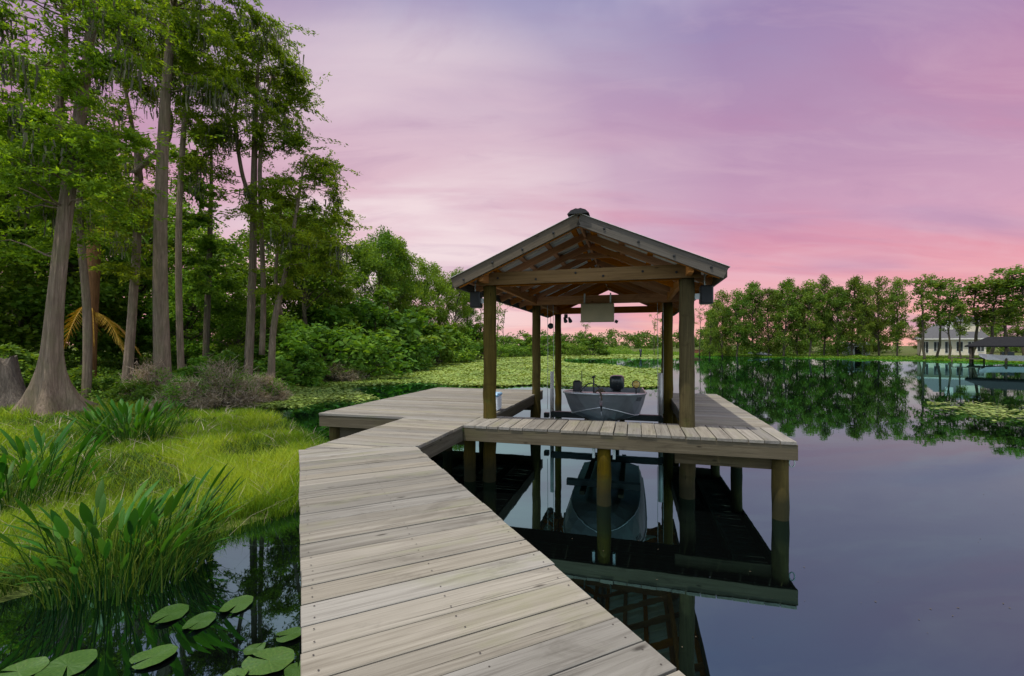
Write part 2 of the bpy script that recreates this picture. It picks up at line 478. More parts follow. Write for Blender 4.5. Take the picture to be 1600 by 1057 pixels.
def water_mat():
    m, t = new_mat('lake_water')
    v = t.n('ShaderNodeTexCoord').outputs['Object']
    h1 = t.noise(t.mapping(v, (0.55, 1.0, 1)), 1.2, 3, 0.5)
    h2 = t.noise(v, 0.09, 3, 0.5)
    h3 = t.noise(t.mapping(v, (0.8, 1.6, 1)), 5.0, 2, 0.5)
    nrm = bump(t, t.math('ADD', t.math('MULTIPLY', h1, h2), t.math('MULTIPLY', h3, t.math('MULTIPLY', h2, 0.10))), 0.09, 0.03)
    fr = t.n('ShaderNodeFresnel'); fr.inputs['IOR'].default_value = 2.5
    t.put(fr.inputs['Normal'], nrm)
    gl = t.n('ShaderNodeBsdfGlossy'); gl.inputs['Roughness'].default_value = 0.015
    gl.inputs['Color'].default_value = (0.50, 0.92, 0.93, 1)
    t.put(gl.inputs['Normal'], nrm)
    df = t.n('ShaderNodeBsdfDiffuse'); df.inputs['Color'].default_value = (0.0015, 0.002, 0.002, 1)
    mx = t.n('ShaderNodeMixShader')
    t.put(mx.inputs[0], t.math('MULTIPLY_ADD', fr.outputs[0], 0.90, 0.17, clamp=True))
    t.put(mx.inputs[1], df.outputs[0]); t.put(mx.inputs[2], gl.outputs[0])
    finish(t, mx.outputs[0])
    return m
M['water'] = water_mat()

# ------------------------------------------------------------------ terrain and lake
LAKE = np.array([(-6.5, -40), (-6.0, 0.0), (-4.9, 2.6), (-4.0, 4.2), (-3.3, 5.2), (-2.9, 5.9), (-3.2, 7.2), (-3.9, 9.0), (-5.4, 11), (-8.9, 15), (-12.4, 20.5),
                 (-13.2, 27), (-14.2, 36), (-13.6, 50), (-11.5, 68), (-6, 88), (4, 100), (16, 108), (28, 104), (38, 93), (46, 82), (54, 74),
                 (60, 62), (64, 54), (72, 46), (90, 34), (110, 10), (110, -40)], float)
def sdist(P):
    """signed distance to the lake edge, positive on land"""
    P = np.asarray(P, float)
    A = LAKE; B = np.roll(LAKE, -1, axis=0)
    best = np.full(len(P), 1e9); inside = np.zeros(len(P), bool)
    for a, b in zip(A, B):
        ab = b - a
        tt = np.clip(((P - a) @ ab) / (ab @ ab), 0, 1)
        d = np.linalg.norm(P - (a + tt[:, None] * ab), axis=1)
        best = np.minimum(best, d)
        c = ((a[1] > P[:, 1]) != (b[1] > P[:, 1])) & (P[:, 0] < (b[0] - a[0]) * (P[:, 1] - a[1]) / (b[1] - a[1] + 1e-12) + a[0])
        inside ^= c
    return np.where(inside, -best, best)
def ground_h(P):
    P = np.asarray(P, float)
    d = sdist(P)
    bumps = 0.06 * np.sin(P[:, 0] * 1.3 + 0.7 * np.sin(P[:, 1])) * np.sin(P[:, 1] * 1.1 + 0.5)
    land = 0.03 + 0.95 * (1 - np.exp(-(np.maximum(d, 0) / 17.0) ** 2)) + bumps * np.clip(d / 2, 0, 1)
    lake = -np.minimum(0.9, 0.25 * np.abs(d))
    return np.where(d > 0, land, lake)
def gz(x, y):
    return float(ground_h([(x, y)])[0])
def grid_axis(lo, hi, c, n, k):
    s = np.linspace(-1, 1, n)
    a = np.sinh(s * k) / np.sinh(k)
    return np.where(a < 0, c + a * (c - lo), c + a * (hi - c))
gx = grid_axis(-900, 900, -4.0, 190, 6.5)
gy = grid_axis(-300, 1400, 9.0, 190, 6.5)
GX, GY = np.meshgrid(gx, gy)
P2 = np.stack([GX.ravel(), GY.ravel()], 1)
GZ = ground_h(P2)
gm = bpy.data.meshes.new('terrain')
n = 190
faces = [(j * n + i, j * n + i + 1, (j + 1) * n + i + 1, (j + 1) * n + i) for j in range(n - 1) for i in range(n - 1)]
gm.from_pydata(np.column_stack([P2, GZ]).tolist(), [], faces)
gm.polygons.foreach_set('use_smooth', [True] * len(gm.polygons))
gm.materials.append(M['ground'])
tag(link('terrain', gm), kind='structure')
wm = MB().add([(-120, -60, 0), (160, -60, 0), (160, 160, 0), (-120, 160, 0)], [(0, 1, 2, 3)])
tag(wm.build('lake_water', M['water']), kind='structure')

# ------------------------------------------------------------------ dock
PHI = R(15.3)
O2 = Vector((-0.70, 6.44))
UV_V = Vector((math.cos(PHI), -math.sin(PHI)))
UV_U = Vector((math.sin(PHI), math.cos(PHI)))
def to_local(x, y):
    d = Vector((x, y)) - O2
    return d.dot(UV_V), d.dot(UV_U)
def to_world(v, u):
    p = O2 + UV_V * v + UV_U * u
    return p.x, p.y
DECK = 1.0
TH = 0.038
dock = empty('dock', (O2.x, O2.y, 0), -PHI)
tag(dock, 'weathered grey plank dock with a bent walkway and a wide platform round the boat slip', 'dock')

def clip_poly(poly, px, py, nx, ny):
    """keep the side where (p-(px,py)).n <= 0"""
    out = []
    for i in range(len(poly)):
        a, b = poly[i], poly[(i + 1) % len(poly)]
        da = (a[0] - px) * nx + (a[1] - py) * ny
        db = (b[0] - px) * nx + (b[1] - py) * ny
        if da <= 0: out.append(a)
        if (da < 0 < db) or (db < 0 < da):
            k = da / (da - db)
            out.append((a[0] + (b[0] - a[0]) * k, a[1] + (b[1] - a[1]) * k))
    return out
rp = random.Random(21)
nails = MB()
def plank(poly, ang, ztop=DECK, mat='deck', nail=True):
    """poly: convex outline in dock coordinates; ang: direction of the grain"""
    if len(poly) < 3: return
    cx = sum(p[0] for p in poly) / len(poly); cy = sum(p[1] for p in poly) / len(poly)
    ca, sa = math.cos(-ang), math.sin(-ang)
    loc = []
    for x, y in poly:
        x -= cx; y -= cy
        loc.append((x * ca - y * sa, x * sa + y * ca))
    area = sum(loc[i][0] * loc[(i + 1) % len(loc)][1] - loc[(i + 1) % len(loc)][0] * loc[i][1] for i in range(len(loc)))
    if abs(area) < 0.004: return
    if area < 0: loc.reverse()
    k = len(loc); c = 0.004
    def inset(p):
        return (p[0] - math.copysign(min(c, abs(p[0])), p[0]), p[1] - math.copysign(min(c, abs(p[1])), p[1]))
    zt = rp.uniform(-0.0025, 0.0025)
    v = [(x, y, -TH) for x, y in loc] + [(x, y, zt - c) for x, y in loc] + [(*inset(p), zt) for p in loc]
    f = [tuple(reversed(range(k)))] + [(i, (i + 1) % k, k + (i + 1) % k, k + i) for i in range(k)]
    f += [(k + i, k + (i + 1) % k, 2 * k + (i + 1) % k, 2 * k + i) for i in range(k)] + [tuple(2 * k + i for i in range(k))]
    b = MB().add(v, f)
    o = b.build('plank', M[mat], dock, loc=(cx, cy, ztop), rot=(0, 0, ang + rp.uniform(-0.002, 0.002)))
    if nail:
        xs = [p[0] for p in loc]; ys = [p[1] for p in loc]
        for xe in (min(xs) + 0.05, max(xs) - 0.05, 0.5 * (min(xs) + max(xs))):
            for ye in (min(ys) + 0.035, max(ys) - 0.035):
                x = xe + rp.uniform(-.008, .008); y = ye + rp.uniform(-.006, .006)
                if abs(y) < 0.02 or rp.random() < .25: continue
                wx = cx + x * math.cos(ang) - y * math.sin(ang); wy = cy + x * math.sin(ang) + y * math.cos(ang)
                nails.add([(wx + 0.0042 * math.cos(a * PI / 3), wy + 0.0042 * math.sin(a * PI / 3), ztop + 0.0032) for a in range(6)], [tuple(range(6))])

PITCH = 0.166
GAP = 0.010
WL = to_local(-2.35, 4.90); WR = to_local(-1.098, 5.08)
# near walkway, boards square to its own run
wd = Vector(to_local(-2.35 - 0.4342, 4.90 + 0.9008)) - Vector(WL); wd.normalize()
wn = Vector((wd.y, -wd.x))                          # towards the right edge
if wn.dot(Vector(WR) - Vector(WL)) < 0: wn = -wn
wid = (Vector(WR) - Vector(WL)).dot(wn)
wang = math.atan2(wn.y, wn.x)
mit = Vector(WR) - Vector(WL)
mn = Vector((-mit.y, mit.x)).normalized()
if mn.dot(wd) < 0: mn = -mn
s = 0.55
k = 0
while s > -8.2:
    wdt = PITCH * rp.uniform(0.96, 1.04)
    a0 = Vector(WL) + wd * (s - wdt + GAP * rp.uniform(.5, 1.4)) ; a1 = Vector(WL) + wd * s
    e0, e1 = rp.uniform(-.006, .006), rp.uniform(-.006, .006)
    poly = [tuple(a0 - wn * e0), tuple(a0 + wn * (wid + e1)), tuple(a1 + wn * (wid + e1)), tuple(a1 - wn * e0)]
    poly = clip_poly(poly, WL[0] - mn.x * 0.002, WL[1] - mn.y * 0.002, mn.x, mn.y)
    plank(poly, wang)
    s -= wdt
# bent section and platform, boards across
XL, XR = -1.14, 0.0
PL0, PL1, PLU0, PLU1 = -2.80, 0.13, 0.41, 5.20
u = -2.2
while u < PLU1 - 0.05:
    wdt = PITCH * rp.uniform(0.96, 1.04)
    u0, u1 = u + GAP * rp.uniform(.5, 1.3), u + wdt
    if u >= PLU0 - 0.01:
        x0, x1 = PL0, (0.0 if u < 0.9 else PL1)
        if u1 > PLU1: u1 = PLU1
    else:
        x0, x1 = XL, XR
        if u1 > PLU0: u1 = PLU0 - GAP
    e0, e1 = rp.uniform(-.006, .006), rp.uniform(-.006, .006)
    if x1 == 0.0: e1 = 0
    poly = [(x0 + e0, u0), (x1 + e1, u0), (x1 + e1, u1), (x0 + e0, u1)]
    if u < 0:
        poly = clip_poly(poly, WL[0] + mn.x * 0.002, WL[1] + mn.y * 0.002, -mn.x, -mn.y)
    plank(poly, 0.0)
    u = u1
# front walkway: short boards running away from the viewer
FW_D, FW_W = 0.89, 4.27
v = 0.004
while v < FW_W - 0.03:
    wdt = 0.176 * rp.uniform(0.96, 1.04)
    v1 = min(v + wdt - GAP * rp.uniform(.5, 1.5), FW_W)
    e0, e1 = rp.uniform(-.008, .006), rp.uniform(-.008, .008)
    plank([(v, -0.024 + e0), (v1, -0.024 + e0), (v1, FW_D + e1), (v, FW_D + e1)], PI / 2)
    v += wdt
# right finger
u = FW_D + 0.012
while u < 5.2:
    wdt = PITCH * rp.uniform(0.96, 1.04)
    u1 = u + wdt - GAP * rp.uniform(.5, 1.3)
    e0, e1 = rp.uniform(-.006, .006), rp.uniform(-.006, .006)
    plank([(3.16 + e0, u), (FW_W + e1, u), (FW_W + e1, u1), (3.16 + e0, u1)], 0.0)
    u += wdt
no = nails.build('nail_heads', M['nail'], dock); no['kind'] = 'stuff'

RZ0, RZ1 = DECK - TH - 0.19, DECK - TH - 0.001
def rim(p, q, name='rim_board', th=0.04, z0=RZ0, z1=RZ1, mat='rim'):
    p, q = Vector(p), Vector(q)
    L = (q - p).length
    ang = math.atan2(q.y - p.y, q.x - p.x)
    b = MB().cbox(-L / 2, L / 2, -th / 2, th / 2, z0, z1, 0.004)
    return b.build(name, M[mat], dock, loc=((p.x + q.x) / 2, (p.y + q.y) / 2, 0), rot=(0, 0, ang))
i2 = 0.025
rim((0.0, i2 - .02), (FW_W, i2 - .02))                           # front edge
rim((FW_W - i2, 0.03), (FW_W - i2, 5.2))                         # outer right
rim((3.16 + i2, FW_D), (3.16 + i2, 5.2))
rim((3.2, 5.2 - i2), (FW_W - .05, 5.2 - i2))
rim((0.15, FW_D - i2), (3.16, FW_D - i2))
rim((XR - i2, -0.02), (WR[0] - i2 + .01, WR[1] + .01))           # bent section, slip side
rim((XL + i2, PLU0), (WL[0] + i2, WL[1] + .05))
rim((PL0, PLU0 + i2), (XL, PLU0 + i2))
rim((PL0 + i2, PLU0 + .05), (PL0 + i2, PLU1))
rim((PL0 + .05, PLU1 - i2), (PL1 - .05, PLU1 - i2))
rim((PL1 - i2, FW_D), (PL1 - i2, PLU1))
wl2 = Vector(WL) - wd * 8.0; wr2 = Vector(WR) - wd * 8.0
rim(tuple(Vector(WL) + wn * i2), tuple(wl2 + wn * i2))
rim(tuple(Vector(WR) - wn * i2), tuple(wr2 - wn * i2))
# stringers and cross bearers under the boards
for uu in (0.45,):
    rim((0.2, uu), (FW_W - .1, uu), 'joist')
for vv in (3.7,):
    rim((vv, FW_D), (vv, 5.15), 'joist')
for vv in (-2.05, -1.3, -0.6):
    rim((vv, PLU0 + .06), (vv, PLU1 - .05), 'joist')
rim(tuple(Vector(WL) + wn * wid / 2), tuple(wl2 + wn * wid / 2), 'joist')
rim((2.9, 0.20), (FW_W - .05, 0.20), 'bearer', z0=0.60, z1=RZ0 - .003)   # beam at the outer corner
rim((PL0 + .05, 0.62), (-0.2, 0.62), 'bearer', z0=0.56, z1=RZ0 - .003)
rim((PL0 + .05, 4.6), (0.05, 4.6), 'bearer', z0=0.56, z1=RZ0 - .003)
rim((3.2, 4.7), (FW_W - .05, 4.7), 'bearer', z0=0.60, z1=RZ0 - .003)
pile_mesh = {}
def piling(v, u, r=0.095, top=RZ0 + 0.02, seed=0):
    rr = random.Random(int(v * 100 + u * 1000))
    zs = np.linspace(-0.9, top, 9)
    pts = [(0.006 * rr.uniform(-1, 1), 0.006 * rr.uniform(-1, 1), z) for z in zs]
    rad = [r * rr.uniform(0.96, 1.04) for _ in zs]
    MB().tube(pts, rad, 16).build('piling', M['post'], dock, True, loc=(v, u, 0))
for v, u in ((1.99, 0.10), (4.13, 0.17), (4.13, 4.7), (3.30, 4.9), (-0.14, 0.62), (-2.62, 0.62), (-2.62, 4.6), (-0.05, 4.95), (-1.3, 4.6), (-1.3, 2.4), (-2.62, 2.6), (4.13, 2.6)):
    piling(v, u)
for sd in (-0.9, -3.0, -5.2, -7.4):
    for side in (0.16, wid - 0.16):
        p = Vector(WL) + wd * sd + wn * side
        piling(p.x, p.y)
# galvanised brackets either side of the middle pile, an eye bolt at the corner
for dv in (-0.135, 0.135):
    MB().cbox(1.99 + dv - .018, 1.99 + dv + .018, 0.03, 0.10, RZ0 - 0.14, RZ0 + .03, .003).build('bracket', M['galv'], dock)
MB().tube([(4.26 + .03 * math.sin(a), 0.17, 0.70 + .05 * math.cos(a)) for a in np.linspace(0, 2 * PI, 13)], 0.008, 6, False).build('mooring_ring', M['galv'], dock)

# ------------------------------------------------------------------ boat shelter
shelter = empty('boat_shelter', (O2.x, O2.y, 0), -PHI)
tag(shelter, 'open timber boat shelter with gabled metal roof on round posts over the slip', 'shelter')
PV = (0.165, 3.11); PU = (0.69, 4.25, 7.4)
TB0, TB1 = 3.09, 3.28
for iu, u in enumerate(PU):
    for iv, v in enumerate(PV):
        rr = random.Random(iu * 7 + iv)
        zs = np.linspace(-0.9, TB0, 22)
        r0 = (0.10 if iu == 0 else 0.095)
        lean = rr.uniform(-.004, .004)
        pts = [(0.008 * rr.uniform(-1, 1) + lean * z, 0.008 * rr.uniform(-1, 1), z) for z in zs]
        rad = [r0 * (1.06 - 0.04 * (z / 3)) * rr.uniform(0.97, 1.03) for z in zs]
        MB().tube(pts, rad, 18).build('post', M['post'], shelter, True, loc=(v + (0.13 if (iu == 2 and iv == 1) else 0), u, 0))
MID = (PV[0] + PV[1]) / 2
RU0, RU1 = 0.17, 7.95
HALF = 1.88
RIDGE = 4.02
SL = 0.435
def roof_z(v): return RIDGE - abs(v - MID) * SL
def bar(name, p, q, wd_, hg, mat, chamfer=0.004):
    p, q = Vector(p), Vector(q)
    L = (q - p).length
    b = MB().cbox(-L / 2, L / 2, -wd_ / 2, wd_ / 2, -hg / 2, hg / 2, chamfer)
    o = b.build(name, M[mat], shelter)
    o.location = (p + q) / 2
    d = (q - p).normalized()
    o.rotation_euler = (0, -math.asin(max(-1, min(1, d.z))), math.atan2(d.y, d.x))
    return o
for iu, u in enumerate(PU):
    off = -0.125 if iu == 0 else -0.12
    bar('tie_beam', (PV[0] - .16, u + off, (TB0 + TB1) / 2 + .0), (PV[1] + .16, u + off, (TB0 + TB1) / 2), 0.045, 0.19, 'tie' if iu == 0 else 'frame')
    if iu == 0: bar('tie_beam', (PV[0] - .10, u + 0.115, (TB0 + TB1) / 2), (PV[1] + .10, u + 0.115, (TB0 + TB1) / 2), 0.04, 0.18, 'frame')
for v in PV:
    bar('wall_plate', (v, RU0 + .1, (TB0 + TB1) / 2 + .012), (v, RU1 - .1, (TB0 + TB1) / 2 + .012), 0.075, 0.165, 'frame')
nr = 11
for i in range(nr):
    u = RU0 + 0.14 + i * (RU1 - RU0 - 0.28) / (nr - 1)
    for sgn in (-1, 1):
        p = (MID + sgn * 0.02, u, RIDGE - 0.140); q = (MID + sgn * (HALF - .03), u, roof_z(MID + HALF - .03) - 0.140)
        bar('rafter', p, q, 0.04, 0.11, 'frame')
    if i == 2:
        zc = RIDGE - 0.30
        hv = 0.30 / SL - 0.16
        bar('collar_tie', (MID - hv, u + .045, zc), (MID + hv, u + .045, zc), 0.038, 0.09, 'frame')
bar('ridge_board', (MID, RU0 + .05, RIDGE - 0.115), (MID, RU1 - .05, RIDGE - 0.115), 0.036, 0.10, 'frame')
for sgn in (-1, 1):
    for j in range(5):
        dv = 0.14 + j * 0.42
        v = MID + sgn * dv
        o = bar('purlin', (v, RU0 + .04, roof_z(v) - 0.062), (v, RU1 - .04, roof_z(v) - 0.062), 0.085, 0.036, 'frame')
        o.rotation_euler.x = 0
    for uu, nm in ((RU0, 'front'), (RU1, 'rear')):
        p = (MID, uu, RIDGE - 0.125); q = (MID + sgn * HALF, uu, roof_z(MID + HALF) - 0.125)
        if nm == 'rear':
            p = (MID, uu, RIDGE - 0.085); q = (MID + sgn * HALF, uu, roof_z(MID + HALF) - 0.085)
        bar('gable_fascia', p, q, 0.04, 0.165 if nm == 'front' else 0.09, 'greywood')
    v = MID + sgn * HALF
    bar('eave_fascia', (v, RU0 + .02, roof_z(v) - .115), (v, RU1 - .02, roof_z(v) - .115), 0.036, 0.13, 'greywood')
bolt = MB().tube([(0, 0, 0), (0, -.012, 0), (0, -.016, 0)], [.017, .017, .010], 8).mesh('bolt', M['capmetal'])
for bv, bz in ((0.35, 3.19), (0.95, 3.15), (1.55, 3.22), (1.95, 3.16), (2.5, 3.20), (2.95, 3.17)):
    link('bolt', bolt, shelter, (bv, PU[0] - .148, bz))
for sgn in (-1, 1):
    for dv in (0.35, 0.8, 1.25, 1.7):
        link('bolt', bolt, shelter, (MID + sgn * dv, RU0 - .021, roof_z(MID + dv) - .125 + random.uniform(-.03, .03)))
# ribbed roof sheets
npan = 9
pw = (RU1 - RU0 + 0.08) / npan
prof = []
for r_ in range(4):
    b0 = r_ * pw / 4
    prof += [(b0, 0), (b0 + pw * .17, 0), (b0 + pw * .19, 0.018), (b0 + pw * .23, 0.018)]
prof.append((pw, 0))
for sgn in (-1, 1):
    mb = MB()
    vs = []
    for (du, dz) in prof:
        vs.append((0, du, dz)); vs.append((sgn * (HALF + .04), du, dz - (HALF + .04) * SL))
    for (du, dz) in prof:
        vs.append((0, du, dz - .004)); vs.append((sgn * (HALF + .04), du, dz - .004 - (HALF + .04) * SL))
    n2 = len(prof)
    fs = [(2 * i, 2 * i + 1, 2 * i + 3, 2 * i + 2) for i in range(n2 - 1)] + [(2 * n2 + 2 * i, 2 * n2 + 2 * i + 2, 2 * n2 + 2 * i + 3, 2 * n2 + 2 * i + 1) for i in range(n2 - 1)]
    fs += [(2 * i + 1, 2 * n2 + 2 * i + 1, 2 * n2 + 2 * i + 3, 2 * i + 3) for i in range(n2 - 1)]
    fs += [(0, 2 * n2, 2 * n2 + 1, 1), (2 * n2 - 2, 2 * n2 - 1, 4 * n2 - 1, 4 * n2 - 2)]
    me = mb.add(vs, fs).mesh('roof_sheet', M['steel'])
    for i in range(npan):
        link('roof_sheet', me, shelter, loc=(MID + sgn * .004, RU0 - .04 + i * pw, RIDGE - 0.035 + (0.003 if i % 2 else 0)))
cap = MB()
cs = [(-0.15, -0.055), (-0.10, -0.005), (-0.07, 0.004), (-0.035, 0.018), (0, 0.010), (0.035, 0.018), (0.07, 0.004), (0.10, -0.005), (0.15, -0.055)]
vs = [(MID + a, RU0 - .07, RIDGE + b) for a, b in cs] + [(MID + a, RU1 + .07, RIDGE + b) for a, b in cs]
k = len(cs)
cap.add(vs, [(i, i + 1, k + i + 1, k + i) for i in range(k - 1)] + [tuple(reversed(range(k))), tuple(range(k, 2 * k))])
cap.build('ridge_cap', M['capmetal'], shelter)

# ------------------------------------------------------------------ boat lift
lift = empty('boat_lift', (O2.x, O2.y, 0), -PHI)
tag(lift, 'boat lift with dark cradle beams, steel cables and grey guide pipes in the slip', 'boat lift')
MB().cbox(0.45, 3.0, 4.55, 4.67, 0.42, 0.56, .008).build('cradle_beam', M['black'], lift)
MB().cbox(1.12, 2.50, 2.55, 2.66, 0.43, 0.56, .008).build('cradle_beam', M['black'], lift)
for v in (1.45, 2.15):
    MB().cbox(v - .05, v + .05, 2.3, 5.4, 0.565, 0.638, .008).build('bunk_board', M['rim'], lift)
for v in (0.42, 2.98):
    MB().tube([(v, 4.9, z) for z in (-.8, .3, 1.5)], 0.048, 12).build('guide_pipe', M['pvc'], lift, True)
for v, u in ((0.36, 4.6), (0.50, 4.6), (2.90, 4.6), (3.02, 4.6)):
    MB().tube([(v, u, .6), (v + .01, u, 2.0), (v, u, 3.12)], 0.006, 5).build('cable', M['cable'], lift)
for v in (0.34, 2.99):
    MB().cbox(v - .06, v + .06, 4.54, 4.68, 0.40, 0.52, .008).build('pulley_block', M['black'], lift)

# ------------------------------------------------------------------ motor boat
BV, BU, BZ = 1.84, 1.62, 0.64
boat = empty('motor_boat', (*to_world(BV, BU), BZ), -PHI)
tag(boat, 'small grey aluminium motor boat raised on the lift, bow towards the walkway', 'boat')
ST = [  # s, gunwale half width, gunwale z, chine half width, chine z, keel z
    (0.00, 0.02, 0.680, 0.012, 0.44, 0.36), (0.05, 0.24, 0.678, 0.11, 0.415, 0.23), (0.13, 0.45, 0.672, 0.26, 0.375, 0.15), (0.28, 0.61, 0.662, 0.42, 0.315, 0.09),
    (0.55, 0.71, 0.645, 0.55, 0.25, 0.045), (0.9, 0.755, 0.62, 0.62, 0.215, 0.02), (1.4, 0.775, 0.58, 0.655, 0.19, 0.0), (2.2, 0.775, 0.52, 0.665, 0.18, 0.0),
    (3.0, 0.76, 0.48, 0.66, 0.175, 0.0), (3.7, 0.74, 0.46, 0.65, 0.175, 0.0)]
def hull_section(st):
    s, b, zg, c, zc, zk = st
    def y(z): return s + (0.68 - z) * 0.42 * max(0, 1 - s / 1.2)
    mid = (c * .55 + b * .45, zc * .55 + zg * .45)
    return [(b, y(zg), zg), (mid[0] + .012, y(mid[1]), mid[1]), (c, y(zc), zc), (c * .5, y((zc + zk) / 2 - .01), (zc + zk) / 2 - .012), (0, y(zk), zk)]
half = [hull_section(s_) for s_ in ST]
mb = MB(); vs = []
for h_ in half:
    vs += [p for p in h_] + [(-p[0], p[1], p[2]) for p in reversed(h_[:-1])]
k = 9
fs = []
for i in range(len(ST) - 1):
    for j in range(k - 1):
        a = i * k + j
        fs.append((a, a + 1, a + k + 1, a + k))
fs.append(tuple((len(ST) - 1) * k + j for j in range(k)))
hull = mb.add(vs, fs).build('hull', M['alu'], boat)
inner = MB(); vs = []
for h_ in half[1:]:
    pp = [(max(0, h_[0][0] - .03), h_[0][1] + .02, h_[0][2] - .003), (h_[2][0] - .02, h_[2][1] + .03, h_[2][2] + .05)]
    vs += pp + [(-p[0], p[1], p[2]) for p in reversed(pp)]
fs = []
for i in range(len(ST) - 2):
    for j in range(3):
        a = i * 4 + j
        fs.append((a, a + 4, a + 5, a + 1))
inner.add(vs, fs).build('inner_lining', M['hull_in'], boat)
for sg in (-1, 1):
    MB().tube([(sg * h_[0][0], h_[0][1], h_[0][2]) for h_ in half], 0.019, 8).build('gunwale', M['alu_light'], boat, True)
    MB().tube([(sg * (h_[2][0] + .004), h_[2][1], h_[2][2] + .002) for h_ in half[0:]], 0.011, 6).build('spray_rail', M['alu_light'], boat, True)
MB().tube([(0, half[i][4][1] - .006, half[i][4][2]) for i in range(len(ST))], 0.012, 6).build('keel_strip', M['alu'], boat, True)
dk = MB()
dvs = [(half[i][0][0] * sg, half[i][0][1], half[i][0][2] + .004) for i in range(0, 6) for sg in (-1, 1)]
dk.add(dvs, [(2 * i, 2 * i + 1, 2 * i + 3, 2 * i + 2) for i in range(5)])
dk.build('bow_deck', M['alu_light'], boat)
for yy in (1.9, 2.9):
    MB().cbox(-.69, .69, yy, yy + .28, 0.36, 0.40, .006).build('bench_seat', M['hull_in'], boat)
# outboard motor: cowl, mid section, bracket, lower unit
ob = MB()
for (z0, w0, l0) in ((0.42, .16, .20), (0.46, .18, .25), (0.66, .185, .26), (0.73, .165, .23), (0.755, .11, .16)):
    ob.v += [(0.13 + w0 * math.copysign(abs(math.cos(a)) ** .6, math.cos(a)), 3.86 + l0 * math.copysign(abs(math.sin(a)) ** .6, math.sin(a)), z0) for a in np.linspace(0, 2 * PI, 16, endpoint=False)]
for i in range(4):
    for j in range(16):
        a = i * 16 + j; b = i * 16 + (j + 1) % 16
        ob.f.append((a, b, b + 16, a + 16))
ob.f.append(tuple(64 + j for j in range(16))); ob.f.append(tuple(reversed(range(16))))
cowl = ob.build('outboard_cowl', M['cowl'], boat, True)
lu = MB().cbox(.07, .19, 3.80, 3.98, -.25, .43, .02)
lu.tube([(.13, 3.78, -.2), (.13, 3.85, -.2), (.13, 4.08, -.2)], [.02, .05, .03], 10)
lu.cbox(.02, .24, 3.70, 3.80, .18, .44, .01)
lu.build('outboard_leg', M['cowl'], cowl)
MB().tube([(.13 + .02, 3.62, .5), (.16, 3.3, .53), (.17, 3.1, .55)], [.02, .018, .022], 8).build('tiller', M['black'], cowl, True)
# trolling motor shaft, looped cable, mooring rope, lamp on its stem, folded seat
MB().tube([(-.16, .52, .60), (-.17, .60, .87), (-.17, .62, .93)], [.014, .014, .012], 8).tube([(-.20, .62, .92), (-.14, .62, .94)], .022, 8).build('trolling_motor', M['black'], boat, True)
MB().tube([(-.42 + .34 * t_, .62 + .1 * t_, .65 + .16 * math.sin(PI * t_ * .85)) for t_ in np.linspace(0, 1, 14)], .012, 6).build('control_cable', M['black'], boat, True)
rope_pts = [(-.10 + .10 * math.sin(3.1 * t_) + .04 * t_, .10 + .25 * t_ + .05 * math.sin(9 * t_), .70 + .05 * abs(math.sin(7 * t_))) for t_ in np.linspace(0, 1, 22)]
MB().tube(rope_pts, .014, 6).tube([(0.02, -.02, .58), (0.0, .01, .70), (-.05, .12, .73), (0.05, .3, .70)], .014, 6).build('bow_rope', M['rope'], boat, True)
lp = MB().tube([(.58, .62, .62), (.58, .62, .76)], .012, 8)
lp.build('lamp_stem', M['black'], boat, True)
lm = MB().lathe([(.0, -.035), (.052, -.03), (.066, -.01), (.066, .012), (.05, .03), (.0, .036)], 18).build('lamp_head', M['amber'], boat, True, loc=(.58, .62, .81), rot=(R(80), 0, 0))
MB().lathe([(.068, -.018), (.075, -.012), (.075, .014), (.068, .018)], 18).build('lamp_rim', M['black'], lm)
st = MB().cbox(-.62, -.46, 1.1, 1.22, .55, .82, .03); st.tube([(-.52, 1.16, .4), (-.52, 1.16, .55)], .03, 8); st.tube([(-.43, 1.0, .5), (-.43, 1.0, 1.02)], .008, 6)
st.build('folded_seat', M['black'], boat)
# small dark registration marks on the port bow
mk = MB()
for i in range(4):
    t0 = 0.34 + i * 0.055
    p = np.array(half[3][0]) * (1 - (t0 - .3) / .3) + np.array(half[4][0]) * ((t0 - .3) / .3)
    q = np.array(half[3][1]) * (1 - (t0 - .3) / .3) + np.array(half[4][1]) * ((t0 - .3) / .3)
    t1 = t0 + .034
    p1 = np.array(half[3][0]) * (1 - (t1 - .3) / .3) + np.array(half[4][0]) * ((t1 - .3) / .3)
    q1 = np.array(half[3][1]) * (1 - (t1 - .3) / .3) + np.array(half[4][1]) * ((t1 - .3) / .3)
    off = np.array((.006, -.006, 0))
    mk.add([p * .75 + q * .25 + off, p1 * .75 + q1 * .25 + off, p1 * .4 + q1 * .6 + off, p * .4 + q * .6 + off], [(0, 1, 2, 3)])
mk.build('registration_marks', M['lettering'], boat)

